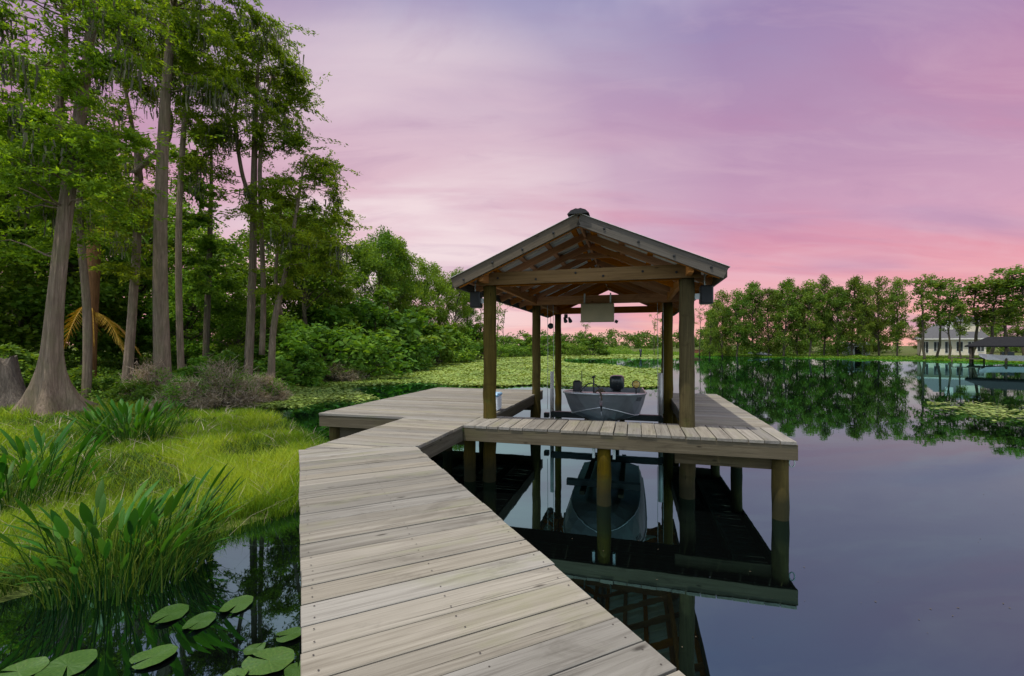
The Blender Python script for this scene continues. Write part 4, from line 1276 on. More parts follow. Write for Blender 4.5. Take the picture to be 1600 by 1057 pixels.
# ---- dry bushes: bare twigs with some leaf
def dry_bush(px, Y, hgt, wid, label, seed):
    rg = np.random.default_rng(seed)
    x, y, _ = at_y(px, Y)
    root = empty('dry_bush', (x, y, max(gz(x, y), 0)))
    tag(root, label, 'bush', 'dry bushes on the bank')
    st = MB(); Q = []; T = []
    for i in range(46):
        a = rg.uniform(0, 2 * PI); el_ = rg.uniform(.25, 1.45)
        L = hgt * rg.uniform(.6, 1.1)
        q = np.array((math.cos(a) * math.cos(el_) * wid, math.sin(a) * math.cos(el_) * wid, max(.12, math.sin(el_) * L)))
        branch_tube(st, rg, (.2 * rg.normal(), .2 * rg.normal(), -.1), q, .022, .006, 4, .08)
        m = 120
        c = q * rg.uniform(.45, 1.05, m)[:, None] + rg.normal(size=(m, 3)) * .09 * hgt
        d = unit(rg.normal(size=(m, 3)) + q / np.linalg.norm(q) * 1.1)
        s_ = unit(np.cross(d, rg.normal(size=(m, 3))))
        Ls = rg.uniform(.10, .30, m)[:, None]
        ww = s_ * .007
        Q.append(np.stack([c - ww, c + ww, c + d * Ls + ww * .4, c + d * Ls - ww * .4], 1)); T.append(np.clip(rg.normal(.5, .25, m), 0, 1))
    st.build('stem', M['stump'], root, True)
    link('twigs', quads_mesh('twigs', np.concatenate(Q), M['drytwig'], np.concatenate(T)), root)
    P = np.concatenate([cluster_pts(rg, np.array((rg.normal() * wid * .4, rg.normal() * wid * .4, hgt * rg.uniform(.3, .9))), .3, 60) for _ in range(26)])
    link('foliage', quads_mesh('foliage', leaf_quads(rg, P, .08, .5), M['shrub_leaf'], rg.uniform(.2, .9, len(P))), root)
dry_bush(345, 14.6, 1.45, 1.15, 'biggest grey-brown dry bush with bare dark stems at the grass edge', 201)
dry_bush(285, 13.8, 0.95, 0.75, 'pinkish dry bush left of the biggest dry bush', 202)
dry_bush(408, 16.6, 0.95, 0.9, 'low dry bush at the foot of the leaning forked cypress', 203)
dry_bush(236, 16.2, 1.35, 0.7, 'dry bush with pale flower heads in front of the tallest cypress', 204)
dry_bush(530, 26.0, 1.0, 1.6, 'low dead brush at the edge of the lily pads', 205)

# ---- marsh grass
rng = np.random.default_rng(5)
def blades(N, pts, hgt, wid, lean=.35):
    z = ground_h(pts)
    b = np.column_stack([pts, np.maximum(z, -.12)])
    h_ = hgt * rng.uniform(.55, 1.25, N)
    az = rng.uniform(0, 2 * PI, N)
    s_ = np.column_stack([np.cos(az), np.sin(az), 0 * az]) * (wid * .5)[:, None]
    ln = rng.normal(size=(N, 2)) * lean
    m_ = b.copy(); m_[:, 2] += h_ * .6; m_[:, :2] += ln * (h_ * .35)[:, None]
    t_ = b.copy(); t_[:, 2] += h_; t_[:, :2] += ln * (h_ * 1.0)[:, None]
    lo = np.stack([b - s_, b + s_, m_ + s_ * .8, m_ - s_ * .8], 1)
    hi = np.stack([m_ - s_ * .8, m_ + s_ * .8, t_ + s_ * .1, t_ - s_ * .1], 1)
    return np.concatenate([lo, hi])
N0 = 420000
px = rng.uniform(-150, 560, N0); py = HZ + F * H / np.exp(rng.uniform(math.log(4.0), math.log(24), N0))
yy = F * H / (py - HZ); xx = (px - 800) * yy / F
pts = np.column_stack([xx, yy]); d = sdist(pts)
fld = np.sin(xx * .9 + 1.1 * np.sin(yy * .7)) + .7 * np.sin(yy * 1.3 + xx * .35) + .6 * np.sin(xx * 2.7 + 2 * np.sin(yy * 1.9)) * np.sin(yy * 2.3)
lx = (xx - O2.x) * UV_V.x + (yy - O2.y) * UV_V.y; lu_ = (xx - O2.x) * UV_U.x + (yy - O2.y) * UV_U.y
keep = (d > -.25 + .15 * fld) & (rng.uniform(size=N0) < np.where(d > 5, .35, .95)) & (rng.uniform(size=N0) < .6)
near = (yy < 5.2) & (xx < -4.3)
pat = np.sin(xx * 1.9 + 1.7 * np.sin(yy * .9)) * np.sin(yy * 1.6 + .8 * np.sin(xx * 1.1))
keep &= (rng.uniform(size=N0) < np.where(pat < -.35, .18, 1.0))
keep &= ~((lx > PL0 + .1) & (lu_ > PLU0) & (lu_ < PLU1)) & ~((lx > XL) & (lu_ > WL[1]))
pts = pts[keep]; yk = pts[:, 1]; fk = fld[keep]; dk_ = d[keep]
N = len(pts)
hg = np.where(dk_ < 5, .20, .28) * (1 + .24 * fk)
wd_ = np.clip(.0016 * yk, .006, .03)
V = blades(N, pts, hg, wd_)
tone = np.clip(.50 + .22 * fk + rng.normal(size=N) * .17 - .25 * (dk_ < .15), 0, 1)
tag(link('marsh_grass', quads_mesh('marsh_grass', V, M['grass'], np.concatenate([tone, tone]))), 'bright yellow-green marsh grass along the bank', 'grass', kind='stuff')
# dead straw stems standing and lying among the grass
sel = rng.integers(0, N, 2200)
V = blades(2200, pts[sel] + rng.normal(size=(2200, 2)) * .05, np.full(2200, .30), np.clip(.0014 * pts[sel][:, 1], .005, .02), .9)
tn = rng.uniform(.2, 1, 2200)
tag(link('dead_stems', quads_mesh('dead_stems', V, M['drytwig'], np.concatenate([tn, tn]))), 'dry straw-coloured stems scattered through the marsh grass', 'grass', kind='stuff')
# darker sedge and litter along the water's edge and under the trees
N0 = 130000
px = rng.uniform(-200, 620, N0); yy = np.exp(rng.uniform(math.log(3.0), math.log(40), N0)); xx = (px - 800) * yy / F
pts = np.column_stack([xx, yy]); d = sdist(pts)
patk = np.sin(xx * 1.9 + 1.7 * np.sin(yy * .9)) * np.sin(yy * 1.6 + .8 * np.sin(xx * 1.1))
keep = ((patk < -.35) & (d > -.1) & (yy > 4) & (yy < 20) & (xx < -3.3)) | ((np.abs(d) < .45) & (yy < 7) & (xx < -3.3) & (rng.uniform(size=N0) < .6)) | ((d > 2.5) & (yy > 12)) | ((d > .4) & (yy > 20))
lx = (xx - O2.x) * UV_V.x + (yy - O2.y) * UV_V.y
keep &= lx < PL0 + .05
pts = pts[keep]; N = len(pts); yk = pts[:, 1]
V = blades(N, pts, np.where(yk < 16, .20, .42), np.clip(.0022 * yk, .008, .06), .6)
tone = np.clip(rng.normal(.45, .25, N), 0, 1)
tag(link('sedge', quads_mesh('sedge', V, M['sedge'], np.concatenate([tone, tone]))), 'dark sedge at the water edge and under the trees', 'grass', kind='stuff')
# leafy ground cover on the bank
N0 = 60000
px = rng.uniform(-200, 640, N0); yy = np.exp(rng.uniform(math.log(11.0), math.log(48), N0)); xx = (px - 800) * yy / F
pts = np.column_stack([xx, yy]); d = sdist(pts)
keep = (d > 1.6)
pts = pts[keep]; z = ground_h(pts) + rng.uniform(0.02, .55, len(pts)) * np.clip((pts[:, 1] - 11.5) / 7, .18, 1) * (1 + .5 * np.sin(pts[:, 0] * 1.1) * np.sin(pts[:, 1] * .9))
C = np.column_stack([pts, z])
sz = np.clip(.006 * pts[:, 1], .09, .26)
tag(link('ground_cover', quads_mesh('ground_cover', leaf_quads(rng, C, sz, .55, 1.0), M['shrub_leaf'], np.clip(rng.normal(.65, .22, len(C)), 0, 1))), 'leafy ground cover below the trees of the bank', 'ground cover', kind='stuff')

# ---- pickerelweed: lance leaves on long stalks
def lance_mesh(seed, L=0.30, W=0.062, stalk=0.62):
    rg = random.Random(seed)
    mb = MB()
    bend = rg.uniform(.05, .20)
    mb.tube([(0, bend * .55 * t * t, stalk * t) for t in (0, .33, .66, 1.0)], [.0065, .006, .005, .004], 5, False)
    n = 8; vs = []
    for i in range(n + 1):
        t = i / n
        wv = W * (math.sin(PI * min(1, t * .92 + .08)) ** .75) * .5 if i < n else 0.0015
        y = bend * (.55 + .9 * t + .55 * t * t)
        z = stalk + L * (t - .12 * t * t)
        vs += [(-wv, y + .35 * wv, z), (0, y, z), (wv, y + .35 * wv, z)]
    fs = []
    for i in range(n):
        a = i * 3
        fs += [(a, a + 1, a + 4, a + 3), (a + 1, a + 2, a + 5, a + 4)]
    mb.add(vs, fs)
    me = mb.mesh('leaf', M['weed'], True)
    at = me.attributes.new('tone', 'FLOAT', 'FACE')
    at.data.foreach_set('value', [rg.uniform(.3, .8)] * len(me.polygons))
    return me
LANCE = [lance_mesh(i, .25 + .025 * i, .046 + .005 * i, .40 + .08 * i) for i in range(5)]
def weed(px, py, z, spread, n, scale, label, lean, seed, nb=120):
    rg = random.Random(seed)
    x, y, _ = at_z(px, py, z)
    root = empty('pickerelweed', (x, y, z))
    tag(root, label, 'water plant', 'pickerelweed clumps in the shallows')
    for i in range(n):
        a = rg.uniform(0, 2 * PI); r_ = spread * math.sqrt(rg.random())
        o = link('leaf', LANCE[i % 5], root, (r_ * math.cos(a), r_ * .8 * math.sin(a), rg.uniform(-.08, .02)))
        sc = scale * rg.uniform(.72, 1.15)
        o.scale = (sc * rg.uniform(.9, 1.3), sc, sc)
        out = r_ / spread
        tilt = rg.uniform(.0, .20) + .16 * out
        az = math.atan2(math.sin(a) + lean[1] + rg.gauss(0, .3), math.cos(a) + lean[0] + rg.gauss(0, .3))
        o.rotation_euler = (0, 0, 0)
        # leaf leans along its own +y: turn +y to azimuth az, then tilt
        o.rotation_mode = 'ZYX' if False else 'XYZ'
        o.rotation_euler = (-tilt, rg.gauss(0, .06), az - PI / 2)
    rg2 = np.random.default_rng(seed)
    N = nb
    th = rg2.uniform(0, 2 * PI, N); rr = spread * np.sqrt(rg2.uniform(0, 1, N)) * 1.05
    b = np.column_stack([rr * np.cos(th), rr * .8 * np.sin(th), np.full(N, -.05)])
    h_ = scale * rg2.uniform(.35, .95, N)
    ln = np.column_stack([np.cos(th), np.sin(th)]) * rg2.uniform(.1, .7, N)[:, None] + np.array(lean) * .25 + rg2.normal(size=(N, 2)) * .12
    prev = b.copy(); Qs = []; tv = rg2.uniform(.1, .9, N); Ts = []
    az = rg2.uniform(0, PI, N); sd = np.column_stack([np.cos(az), np.sin(az), 0 * az]) * .007
    for s_ in range(4):
        t = (s_ + 1) / 4
        cur = b.copy(); cur[:, 2] += h_ * (t - .35 * t * t * np.linalg.norm(ln, axis=1)); cur[:, :2] += ln * (h_ * t ** 1.6)[:, None]
        w0, w1 = 1 - .22 * s_, 1 - .22 * (s_ + 1)
        Qs.append(np.stack([prev - sd * w0, prev + sd * w0, cur + sd * w1, cur - sd * w1], 1)); Ts.append(tv)
        prev = cur
    link('stalks', quads_mesh('stalks', np.concatenate(Qs), M['sedge'], np.concatenate(Ts)), root)['kind'] = 'stuff'
weed(190, 905, 0.0, .60, 125, .86, 'big dark pickerelweed clump standing in the black water by the lily pads', (.55, .1), 31, 260)
weed(265, 880, 0.0, .32, 40, .78, 'smaller pickerelweed tuft leaning toward the dock', (.9, .1), 32, 120)
weed(28, 800, 0.05, .60, 80, 1.0, 'pickerelweed clump at the picture edge with broad leaves leaning to the dock', (.8, -.2), 33, 140)
weed(208, 694, 0.10, .72, 180, .95, 'bushy pickerelweed clump in the bright grass right of the big cypress', (.35, 0), 34, 160)
weed(75, 762, 0.05, .5, 46, .95, 'pickerelweed tuft in the grass below the buttress foot', (.5, .1), 35, 80)

# ---- lily pads by the dock, one by one
def pad_mesh(seed):
    rg = random.Random(seed)
    n = 40; gap = rg.uniform(.16, .34)
    vs = [(0, 0, .004)]
    rings = (.35, .7, 1.0)
    for q, rr in enumerate(rings):
        for i in range(n + 1):
            a = gap / 2 + (2 * PI - gap) * i / n
            r_ = rr * (1 + .05 * math.sin(2 * a + seed) + .02 * math.sin(9 * a + seed * 2) * (q == 2))
            end = min(i, n - i)
            if end < 3 and q == 2: r_ *= .90 + .033 * end
            z = .006 + .012 * rr * math.sin(3 * a + seed) + (.028 * max(0, math.sin(a * 2 + seed)) if q == 2 else 0)
            vs.append((r_ * math.cos(a) * 1.12, r_ * math.sin(a), z))
    fs = []
    m = n + 1
    for i in range(n): fs.append((0, 1 + i, 2 + i))
    for q in range(2):
        for i in range(n):
            a = 1 + q * m + i
            fs.append((a, a + m, a + m + 1, a + 1))
    return MB().add(vs, fs).mesh('lily_pad', M['pad'], True)
PADS = [pad_mesh(i) for i in range(5)]
lily = [(265, 960, 30, 'lily pad with a nibbled rim, farthest pad from the dock of the upper three', 4.4), (312, 972, 26, 'smooth lily pad, middle of the three near the pickerelweed', 4.5),
        (370, 946, 27, 'brown-mottled lily pad, nearest the dock of the upper three', 4.7), (240, 1027, 33, 'oval lily pad alone in the black water at the bottom', 4.0),
        (105, 1040, 42, 'broad lily pad with an open notch at the bottom edge', 5.4), (28, 1050, 38, 'lily pad cut by the bottom corner of the picture', 3.2),
        (420, 1033, 41, 'largest lily pad beside the dock edge', 2.9), (452, 993, 22, 'speckled lily pad pressed against the dock side', 3.6),
        (398, 1014, 17, 'small curled lily pad above the largest pad', 1.2), (466, 1046, 24, 'lily pad half under the dock at the bottom', 2.0),
        (368, 1056, 20, 'small lily pad at the bottom edge below the largest pad', 5.9)]
for i, (px, py, rpx, lab, rot) in enumerate(lily):
    x, y, _ = at_z(px, py, .012)
    o = link('lily_pad', PADS[i % 5], None, (x, y, .010 + .002 * (i % 4)), (0, 0, rot))
    s_ = rpx * y / F * .80
    o.scale = (s_, s_, .35)
    tag(o, lab, 'lily pad', 'lily pads floating by the dock')

# ---- floating lily field behind the dock
rng = np.random.default_rng(9)
def pads_at(pts, size, tilt=.35):
    N = len(pts)
    az = rng.uniform(0, 2 * PI, N)
    d = np.column_stack([np.cos(az), np.sin(az), rng.normal(size=N) * tilt]); s_ = np.column_stack([-np.sin(az), np.cos(az), rng.normal(size=N) * tilt])
    c = np.column_stack([pts, rng.uniform(.015, .10, N)])
    L = (size * rng.uniform(.6, 1.25, N))[:, None]
    return np.stack([c - d * L, c + s_ * L * .8, c + d * L, c - s_ * L * .8], 1)
N0 = 280000
py = rng.uniform(553, 640, N0); px = rng.uniform(380, 1075, N0)
yy = F * H / (py - HZ); xx = (px - 800) * yy / F
wob = 6 * np.sin(px * .021) + 4 * np.sin(px * .057 + 1)
d = sdist(np.column_stack([xx, yy]))
lx = (xx - O2.x) * UV_V.x + (yy - O2.y) * UV_V.y; lu_ = (xx - O2.x) * UV_U.x + (yy - O2.y) * UV_U.y
k1 = (px < 1035 - (py - 560) * .2 + wob) & (py < 605 + wob * .25) & (py > 561 + np.clip((px - 880) * .02, 0, 6))
k1 &= (px < 880) | (py > 566 + (px - 880) * .06 + .4 * wob) | (py < 560)
edge_ = -7.4 + .12 * (16 - yy) + .9 * np.sin(.8 * yy) + .7 * np.sin(1.7 * xx + yy) + rng.normal(size=N0) * .45
k1 |= (xx < edge_) & (yy < 26) & (yy > 13) & (rng.uniform(size=N0) < .7)
k1 |= (py < 561) & (px < 1075)
patch = np.sin(xx * .8 + np.sin(yy * .5)) * np.sin(yy * .45 + xx * .2)
k1 &= (rng.uniform(size=N0) < .55 + .45 * (patch > -.35)) & (d < .8)
k1 &= ~((lx > PL0 - .3) & (lx < 4.6) & (lu_ < PLU1 + .6))
k1 &= ~((yy < 24.5 + 1.2 * np.sin(xx * .9) + rng.normal(size=N0) * .5) & (xx > edge_) & (xx < -1.5))
pts = np.column_stack([xx, yy])[k1]
sz = np.clip(.0040 * pts[:, 1], .06, .28)
V = pads_at(pts, sz, .22)
tn = np.clip(.48 + .18 * patch[k1] + rng.normal(size=len(pts)) * .15, 0, 1)
tag(link('lily_field', quads_mesh('lily_field', V, M['pads'], tn)), 'carpet of pale green lily pads on the cove behind the dock', 'lily pads', kind='stuff')
# thin raft of pads on the open water to the side
N0 = 2600
px = rng.uniform(1450, 1760, N0); py = 634 + (px - 1450) * .10 + rng.normal(size=N0) * (3 + 5 * np.clip((px - 1450) / 200, 0, 1))
yy = F * H / (py - HZ); xx = (px - 800) * yy / F
gaps = np.sin(px * .05) + np.sin(py * .8 + px * .02) > -.6
pts = np.column_stack([xx, yy])[gaps]
tag(link('lily_raft', quads_mesh('lily_raft', pads_at(pts, np.full(len(pts), .07), .12), M['pads'], rng.uniform(.2, .9, len(pts)))), 'thin raft of floating leaves on the open lake', 'lily pads', kind='stuff')

# ---- bits of leaf and pollen afloat on the open water
rng = np.random.default_rng(44)
N = 45
px = rng.uniform(880, 1600, N); py = rng.uniform(690, 1050, N)
yy = F * H / (py - HZ); xx = (px - 800) * yy / F
az = rng.uniform(0, 2 * PI, N); L = rng.uniform(.004, .012, N)[:, None]
d3 = np.column_stack([np.cos(az), np.sin(az), 0 * az]); s3 = np.column_stack([-np.sin(az), np.cos(az), 0 * az])
c3_ = np.column_stack([xx, yy, np.full(N, .004)])
tag(link('floating_bits', quads_mesh('floating_bits', np.stack([c3_ - d3 * L, c3_ + s3 * L * .5, c3_ + d3 * L, c3_ - s3 * L * .5], 1), M['rope'], rng.uniform(0, .6, N))), 'tiny bits of leaf afloat on the open water', 'debris', kind='stuff')

# ------------------------------------------------------------------ far shores
far_row = [(1108, 84, 482, .9), (1128, 86, 452, 1.0), (1152, 84, 452, .95), (1176, 84, 440, 1.0), (1200, 82, 450, .9), (1224, 80, 434, 1.0), (1246, 80, 446, .85), (1266, 78, 438, 1.0), (1288, 79, 430, .8),
           (1308, 77, 446, .85), (1330, 76, 430, .95), (1352, 74, 443, .8), (1376, 75, 431, .9), (1402, 72, 434, .85)]
for i, (px, Y, py, wv) in enumerate(far_row):
    x, y, _ = at_y(px, Y)
    g_ = gz(x, y)
    lab = ('bushy low tree at the shelter end of the far-shore row' if i == 0 else 'last tree of the far-shore row, next to the open gap' if i == len(far_row) - 1
           else f'{ORD[i]} tree of the far-shore row counted from the shelter')
    hh = (z_at(py, Y) - g_) / 1.04
    place_tree('shore_tree', FAR[(i * 3 + i // 4) % 4], x, y, hh, lab, group='row of trees on the far shore', wide=wv * .78, rz=i * 1.3)
back_row = [(1120, 100, 470), (1165, 98, 458), (1215, 97, 452), (1262, 95, 450), (1310, 92, 450), (1362, 90, 448)]
for i, (px, Y, py) in enumerate(back_row):
    x, y, _ = at_y(px, Y)
    hh = (z_at(py, Y) - gz(x, y)) / 1.04
    place_tree('shore_tree', FAR[(i + 2) % 4], x, y, hh, f'{ORD[i]} darker tree behind the far-shore row, counted from the shelter', group='second rank of far-shore trees', wide=1.0, rz=i * 2.3)
slims = [(1447, 64, 424, 0, 'slim tree left of the house with a tufted top'), (1466, 66, 420, 1, 'slim tall tree in front of the house gable'), (1482, 63, 440, 0, 'thin bare-stemmed tree before the house windows'),
         (1500, 62, 462, 1, 'shorter thin tree at the middle of the house'), (1520, 66, 424, 1, 'tall tree at the far end of the house'), (1545, 64, 428, 0, 'tall tree behind the dark boathouse'),
         (1575, 62, 420, 1, 'broad-topped tall tree over the boathouse roof'), (1604, 60, 408, 0, 'highest tree at the picture edge above the boathouse'), (1436, 72, 490, 0, 'small slanting tree at the gap beside the house')]
for i, (px, Y, py, pi_, lab) in enumerate(slims):
    x, y, _ = at_y(px, Y)
    hh = (z_at(py, Y) - gz(x, y)) / 1.04
    place_tree('slim_tree', SLIM[pi_], x, y, hh, lab, group='slim trees round the far house', wide=1.0 if px < 1510 else 1.45, rz=i * 1.9)
for i, (px, Y, py, lab) in enumerate([(1545, 80, 480, 'bushy tree filling in behind the boathouse'), (1590, 76, 470, 'bushy tree behind the boathouse at the picture edge'),
                                      (1490, 100, 485, 'round tree behind the house roof'), (1440, 100, 495, 'low tree behind the open gap')]):
    x, y, _ = at_y(px, Y)
    place_tree('shore_tree', FAR[i % 4], x, y, (z_at(py, Y) - gz(x, y)) / 1.04, lab, group='bushy trees behind the house', wide=1.1, rz=i)
thin = [(738, 84, 440, 0, 'thin tree at the shelter eave beside the loudspeaker'), (752, 90, 452, 1, 'wispy tree right behind the platform-side shelter post'), (776, 86, 458, 0, 'thin twin tree just right of the platform-side post'),
        (788, 92, 464, 1, 'thin tree between the two platform-side posts'), (915, 98, 494, 1, 'lone small tree below the beige box'), (1022, 96, 488, 0, 'thin tree left of the thick shelter post'),
        (1040, 92, 482, 1, 'leafy thin tree touching the thick shelter post'), (1092, 92, 470, 0, 'thin tree just right of the thick shelter post')]
for i, (px, Y, py, pi_, lab) in enumerate(thin):
    x, y, _ = at_y(px, Y)
    place_tree('thin_tree', SPARSE[pi_], x, y, (z_at(py, Y) - max(gz(x, y), 0)) / 1.04, lab, group='thin trees at the head of the cove', wide=1.05, rz=i * 2.2, z=max(gz(x, y), 0))
# shore reeds and low scrub at the water line of the far side
rng = np.random.default_rng(15)
A = np.array([(-11.5, 68), (-6, 88), (4, 100), (16, 108), (28, 104), (38, 93), (46, 82), (54, 74), (60, 62), (64, 54), (72, 46)], float)
seg = np.linalg.norm(np.diff(A, axis=0), axis=1); cum = np.concatenate([[0], np.cumsum(seg)])
N = 60000
t = rng.uniform(0, cum[-1], N)
bx_ = np.column_stack([np.interp(t, cum, A[:, 0]), np.interp(t, cum, A[:, 1])])
offd = np.abs(rng.normal(size=N)) * 4.5
nrm_ = np.column_stack([np.interp(t, cum, np.linspace(-.2, .8, len(A))), np.interp(t, cum, np.linspace(1, .6, len(A)))])
pts = bx_ + nrm_ * offd[:, None] + rng.normal(size=(N, 2)) * .3
tall = np.interp(t, cum, [2.6, 2.6, 2.6, 2.4, 1.9, 1.0, .5, .4, .35, .4, .5]) * (.7 + .5 * np.sin(t * .9) * np.sin(t * .37))
zz_ = np.maximum(ground_h(pts), 0) + rng.uniform(0, 1, N) * np.maximum(tall, .2) * np.clip(offd / 5 + .25, 0, 1)
V = leaf_quads(rng, np.column_stack([pts, zz_]), np.full(N, .34), .4, 1.0, -.2)
tag(link('shore_scrub', quads_mesh('shore_scrub', V, M['pads'] if False else M['shrub_leaf'], np.clip(rng.normal(.62, .22, N), 0, 1))), 'light green scrub and reeds along the far water line', 'scrub', kind='stuff')
# far wood at the head of the lake, one even mass
Q = []; T = []
for i in range(260):
    px = rng.uniform(760, 1125); Y = rng.uniform(150, 185)
    x, y, _ = at_y(px, Y)
    topz = z_at(523 + 3.5 * math.sin(px * .05) + 2.5 * math.sin(px * .13), Y)
    z = rng.uniform(.5, max(1.5, topz))
    P = cluster_pts(rng, np.array((x, y, z)), rng.uniform(1.6, 2.6), 90, .75)
    Q.append(leaf_quads(rng, P, .8, .55, .9)); T.append(np.clip(rng.normal(.35, .2, len(P)), 0, 1))
tag(link('distant_wood', quads_mesh('distant_wood', np.concatenate(Q), M['far_leaf'], np.concatenate(T))), 'distant dark wood at the head of the lake', 'wood', kind='stuff')

# shaded thicket between the trunks of the far-shore row
Q = []; T = []
for i in range(150):
    px = rng.uniform(1095, 1405); Y = np.interp(px, [1095, 1425], [93, 80]) + rng.uniform(-1, 8)
    x, y, _ = at_y(px, Y)
    P = cluster_pts(rng, np.array((x, y, gz(x, y) + rng.uniform(.1, 3.4))), rng.uniform(.8, 1.6), 130, .8)
    Q.append(leaf_quads(rng, P, .34, .55, .9)); T.append(np.clip(rng.normal(.4, .22, len(P)), 0, 1))
for i in range(60):
    px = rng.uniform(1500, 1680); Y = rng.uniform(72, 84)
    x, y, _ = at_y(px, Y)
    P = cluster_pts(rng, np.array((x, y, gz(x, y) + rng.uniform(.1, 4.0))), rng.uniform(.8, 1.6), 130, .8)
    Q.append(leaf_quads(rng, P, .34, .55, .9)); T.append(np.clip(rng.normal(.4, .22, len(P)), 0, 1))
tag(link('far_thicket', quads_mesh('far_thicket', np.concatenate(Q), M['far_leaf'], np.concatenate(T))), 'shaded thicket between the trunks on the far shore', 'thicket', kind='stuff')

# ---- house on the far shore
M['house_wall'] = simple('house_stucco', (0.70, 0.64, 0.52), 0.85, 0.2, 0, .06, 3)
M['house_roof'] = simple('house_shingle', (0.10, 0.10, 0.112), 0.9, 0.15, 0, .15, 6, .4)
M['trim'] = simple('white_trim', (0.72, 0.72, 0.70), 0.6, 0.3)
M['glass'] = simple('window_glass', (0.03, 0.035, 0.04), 0.08, 0.6)
M['darkroof'] = simple('boathouse_roof', (0.014, 0.014, 0.016), 0.9, 0.1, 0, .2, 4)
M['brick'] = simple('rusty_boards', (0.24, 0.10, 0.06), 0.85, 0.2, 0, .2, 3)
hx, hy, _ = at_y(1484, 74)
house = empty('house', (hx, hy, gz(hx, hy)), R(-38))
house.scale = (.74, .74, 1.02)
tag(house, 'cream house with a grey shingle roof behind slim trees on the far shore', 'house')
MB().box(-5.2, 5.2, -3, 3, -.3, 2.7).build('wall', M['house_wall'], house)
rf = MB().add([(-5.8, -3.6, 2.6), (5.8, -3.6, 2.6), (5.8, 3.6, 2.6), (-5.8, 3.6, 2.6), (-2.6, 0, 5.0), (3.6, 0, 5.0)],
              [(0, 1, 5, 4), (1, 2, 5), (2, 3, 4, 5), (3, 0, 4), (3, 2, 1, 0)]).build('roof', M['house_roof'], house)
MB().box(-.9, .4, -1.4, -.2, 3.6, 5.4).build('chimney', M['trim'], rf)
MB().box(1.2, 4.4, -2.0, 1.6, 2.7, 5.3).build('upper_storey', M['house_wall'], house)
MB().add([(0.9, -2.3, 5.25), (4.7, -2.3, 5.25), (4.7, 1.9, 5.25), (0.9, 1.9, 5.25), (0.9, -.2, 6.1), (4.7, -.2, 6.1)], [(0, 1, 5, 4), (2, 3, 4, 5), (3, 0, 4), (1, 2, 5), (3, 2, 1, 0)]).build('upper_roof', M['house_roof'], house)
MB().box(-5.8, 5.8, -3.66, -3.58, 2.42, 2.62).build('eave_board', M['trim'], house)
for i, wx in enumerate((-4.3, -2.4, -0.6, 1.2, 3.0, 4.4)):
    wv = MB().box(wx - .55, wx + .55, -3.05, -3.0, .5 if i % 2 else .2, 2.15).build('window', M['trim'], house)
    for sgn in (-1, 1):
        MB().box(wx + sgn * .26 - .22, wx + sgn * .26 + .22, -3.07, -3.051, .6 if i % 2 else .3, 2.05).build('pane', M['glass'], wv)
lawn = []
# ---- dark boathouse at the picture edge
bx0, by0, _ = at_y(1572, 53.5)
bh = empty('boathouse', (bx0, by0, 0), R(-48))
tag(bh, 'dark open boathouse with a low hipped roof on posts in the water', 'boathouse')
MB().add([(-3.4, -2.6, 2.1), (3.4, -2.6, 2.1), (3.4, 2.6, 2.1), (-3.4, 2.6, 2.1), (-1.5, 0, 3.2), (1.5, 0, 3.2), (-3.4, -2.6, 1.95), (3.4, -2.6, 1.95), (3.4, 2.6, 1.95), (-3.4, 2.6, 1.95)],
         [(0, 1, 5, 4), (1, 2, 5), (2, 3, 4, 5), (3, 0, 4), (6, 7, 1, 0), (7, 8, 2, 1), (8, 9, 3, 2), (9, 6, 0, 3), (9, 8, 7, 6)]).build('roof', M['darkroof'], bh)
for a in (-2.9, 0, 2.9):
    for b in (-2.2, 2.2):
        MB().tube([(a, b, -.8), (a, b, 1.97)], .12, 8).build('post', M['bark_dark'], bh, True)
MB().box(-3.3, 3.3, 1.2, 2.9, .45, .56).build('deck', M['rim'], bh)
MB().box(-3.3, -2.2, -2.6, 1.19, .45, .56).build('walkway', M['rim'], bh)
pb_ = empty('moored_boat', (*at_y(1566, 52.6)[:2], .35), R(-40))
tag(pb_, 'pale boat under the dark boathouse roof', 'boat')
vs = []
for s_, b, zt, zb_ in ((-1.9, .05, .85, .5), (-1.3, .55, .75, .1), (0, .85, .65, 0), (1.8, .8, .6, 0)):
    vs += [(s_, -b, zt), (s_, -b * .6, zb_), (s_, b * .6, zb_), (s_, b, zt)]
MB().add(vs, [(i * 4 + j, i * 4 + j + 1, i * 4 + j + 5, i * 4 + j + 4) for i in range(3) for j in range(3)] + [(12, 13, 14, 15)]).build('hull', M['trim'], pb_)
MB().box(-.1, .9, -.5, .5, .5, 1.05).build('console', M['black'], pb_)
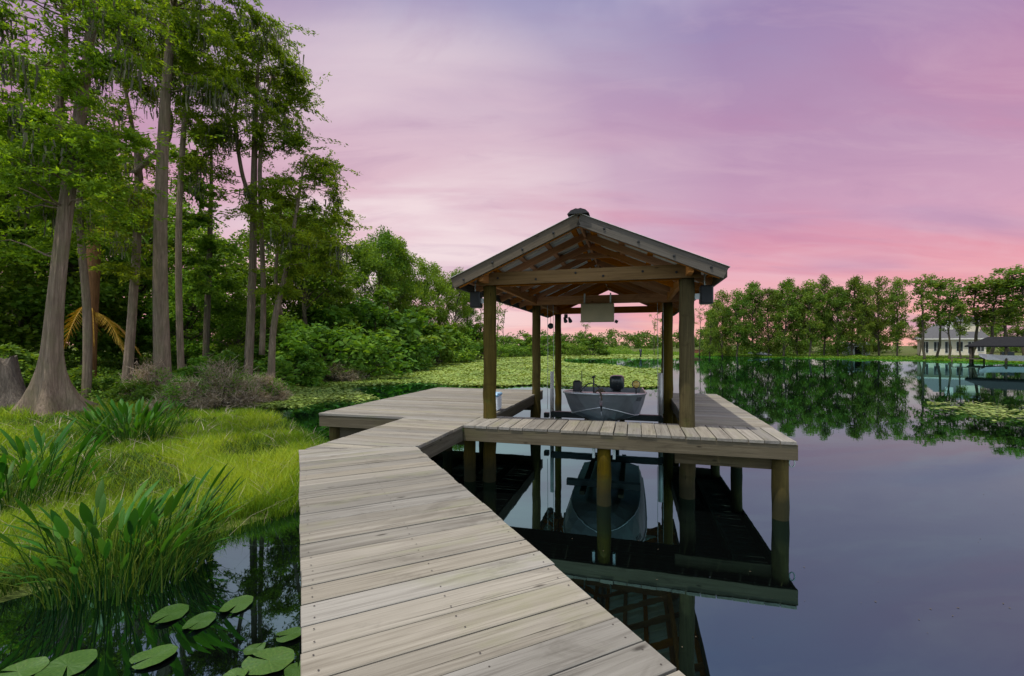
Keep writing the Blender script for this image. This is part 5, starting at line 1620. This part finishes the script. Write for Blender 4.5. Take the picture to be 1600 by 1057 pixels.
# ---- small shore things
bn = empty('shore_jetty', (*at_y(1512, 55.5)[:2], 0), R(-45))
tag(bn, 'low narrow jetty on the shore left of the boathouse', 'jetty')
MB().box(-1.6, 1.6, -.35, .35, .55, .65).build('deck', M['rim'], bn)
for a in (-1.4, 1.4):
    for b in (-.28, .28):
        MB().tube([(a, b, -.6), (a, b, .56)], .07, 8).build('post', M['bark_dark'], bn, True)
wx, wy, _ = at_y(1118, 97)
wl = MB().box(-5.0, 5.0, -.12, .12, -.4, .85)
wl.box(-5.06, 5.06, -.18, .18, .851, .95)
tag(wl.build('low_wall', M['brick'], None, loc=(wx, wy, max(gz(wx, wy), .3)), rot=(0, 0, R(-10))), 'low rust-brown wall on the shore right of the thick shelter post', 'wall')
mp_ = MB().tube([(0, 0, -.8), (0, 0, 1.3), (0, 0, 1.35)], [.16, .16, .1], 8)
mp_.box(-.24, .24, -.05, .05, 1.0, 1.5)
tag(mp_.build('channel_post', M['black'], None, True, loc=(*at_y(1001, 78)[:2], 0)), 'short dark post standing in the water beyond the lilies', 'post')
for i, (px, Y, lab) in enumerate(((1187, 84, 'upturned grey rowing boat on the grass under the far-shore row'),)):
    x, y, _ = at_y(px, Y)
    vs = []
    for s_, b, zt in ((-2, .05, .25), (-1.2, .5, .5), (0, .65, .6), (1.2, .5, .5), (2, .05, .3)):
        vs += [(s_, -b, 0), (s_, -b * .55, zt * .8), (s_, b * .55, zt * .8), (s_, b, 0)]
    o = MB().add(vs, [(i_ * 4 + j, i_ * 4 + j + 1, i_ * 4 + j + 5, i_ * 4 + j + 4) for i_ in range(4) for j in range(3)]).build('rowing_boat', M['galv'], None, True, loc=(x, y, gz(x, y) + .3), rot=(0, .1, R(-20)))
    tag(o, lab, 'boat')
sh, shy, _ = at_y(1337, 80)
shed = empty('shed', (sh, shy, gz(sh, shy)), R(-20))
tag(shed, 'small grey shed among the trunks of the far-shore row', 'shed')
MB().box(-1.7, 1.7, -1.2, 1.2, -.2, 1.9).build('wall', M['galv'], shed)
MB().add([(-2, -1.5, 1.85), (2, -1.5, 1.85), (2, 1.5, 2.4), (-2, 1.5, 2.4), (-2, -1.5, 1.93), (2, -1.5, 1.93), (2, 1.5, 2.48), (-2, 1.5, 2.48)],
         [(3, 2, 1, 0), (4, 5, 6, 7), (0, 1, 5, 4), (1, 2, 6, 5), (2, 3, 7, 6), (3, 0, 4, 7)]).build('roof', M['house_roof'], shed)
MB().box(-.5, .5, -1.24, -1.2, -.1, 1.6).build('door', M['darkroof'], shed)
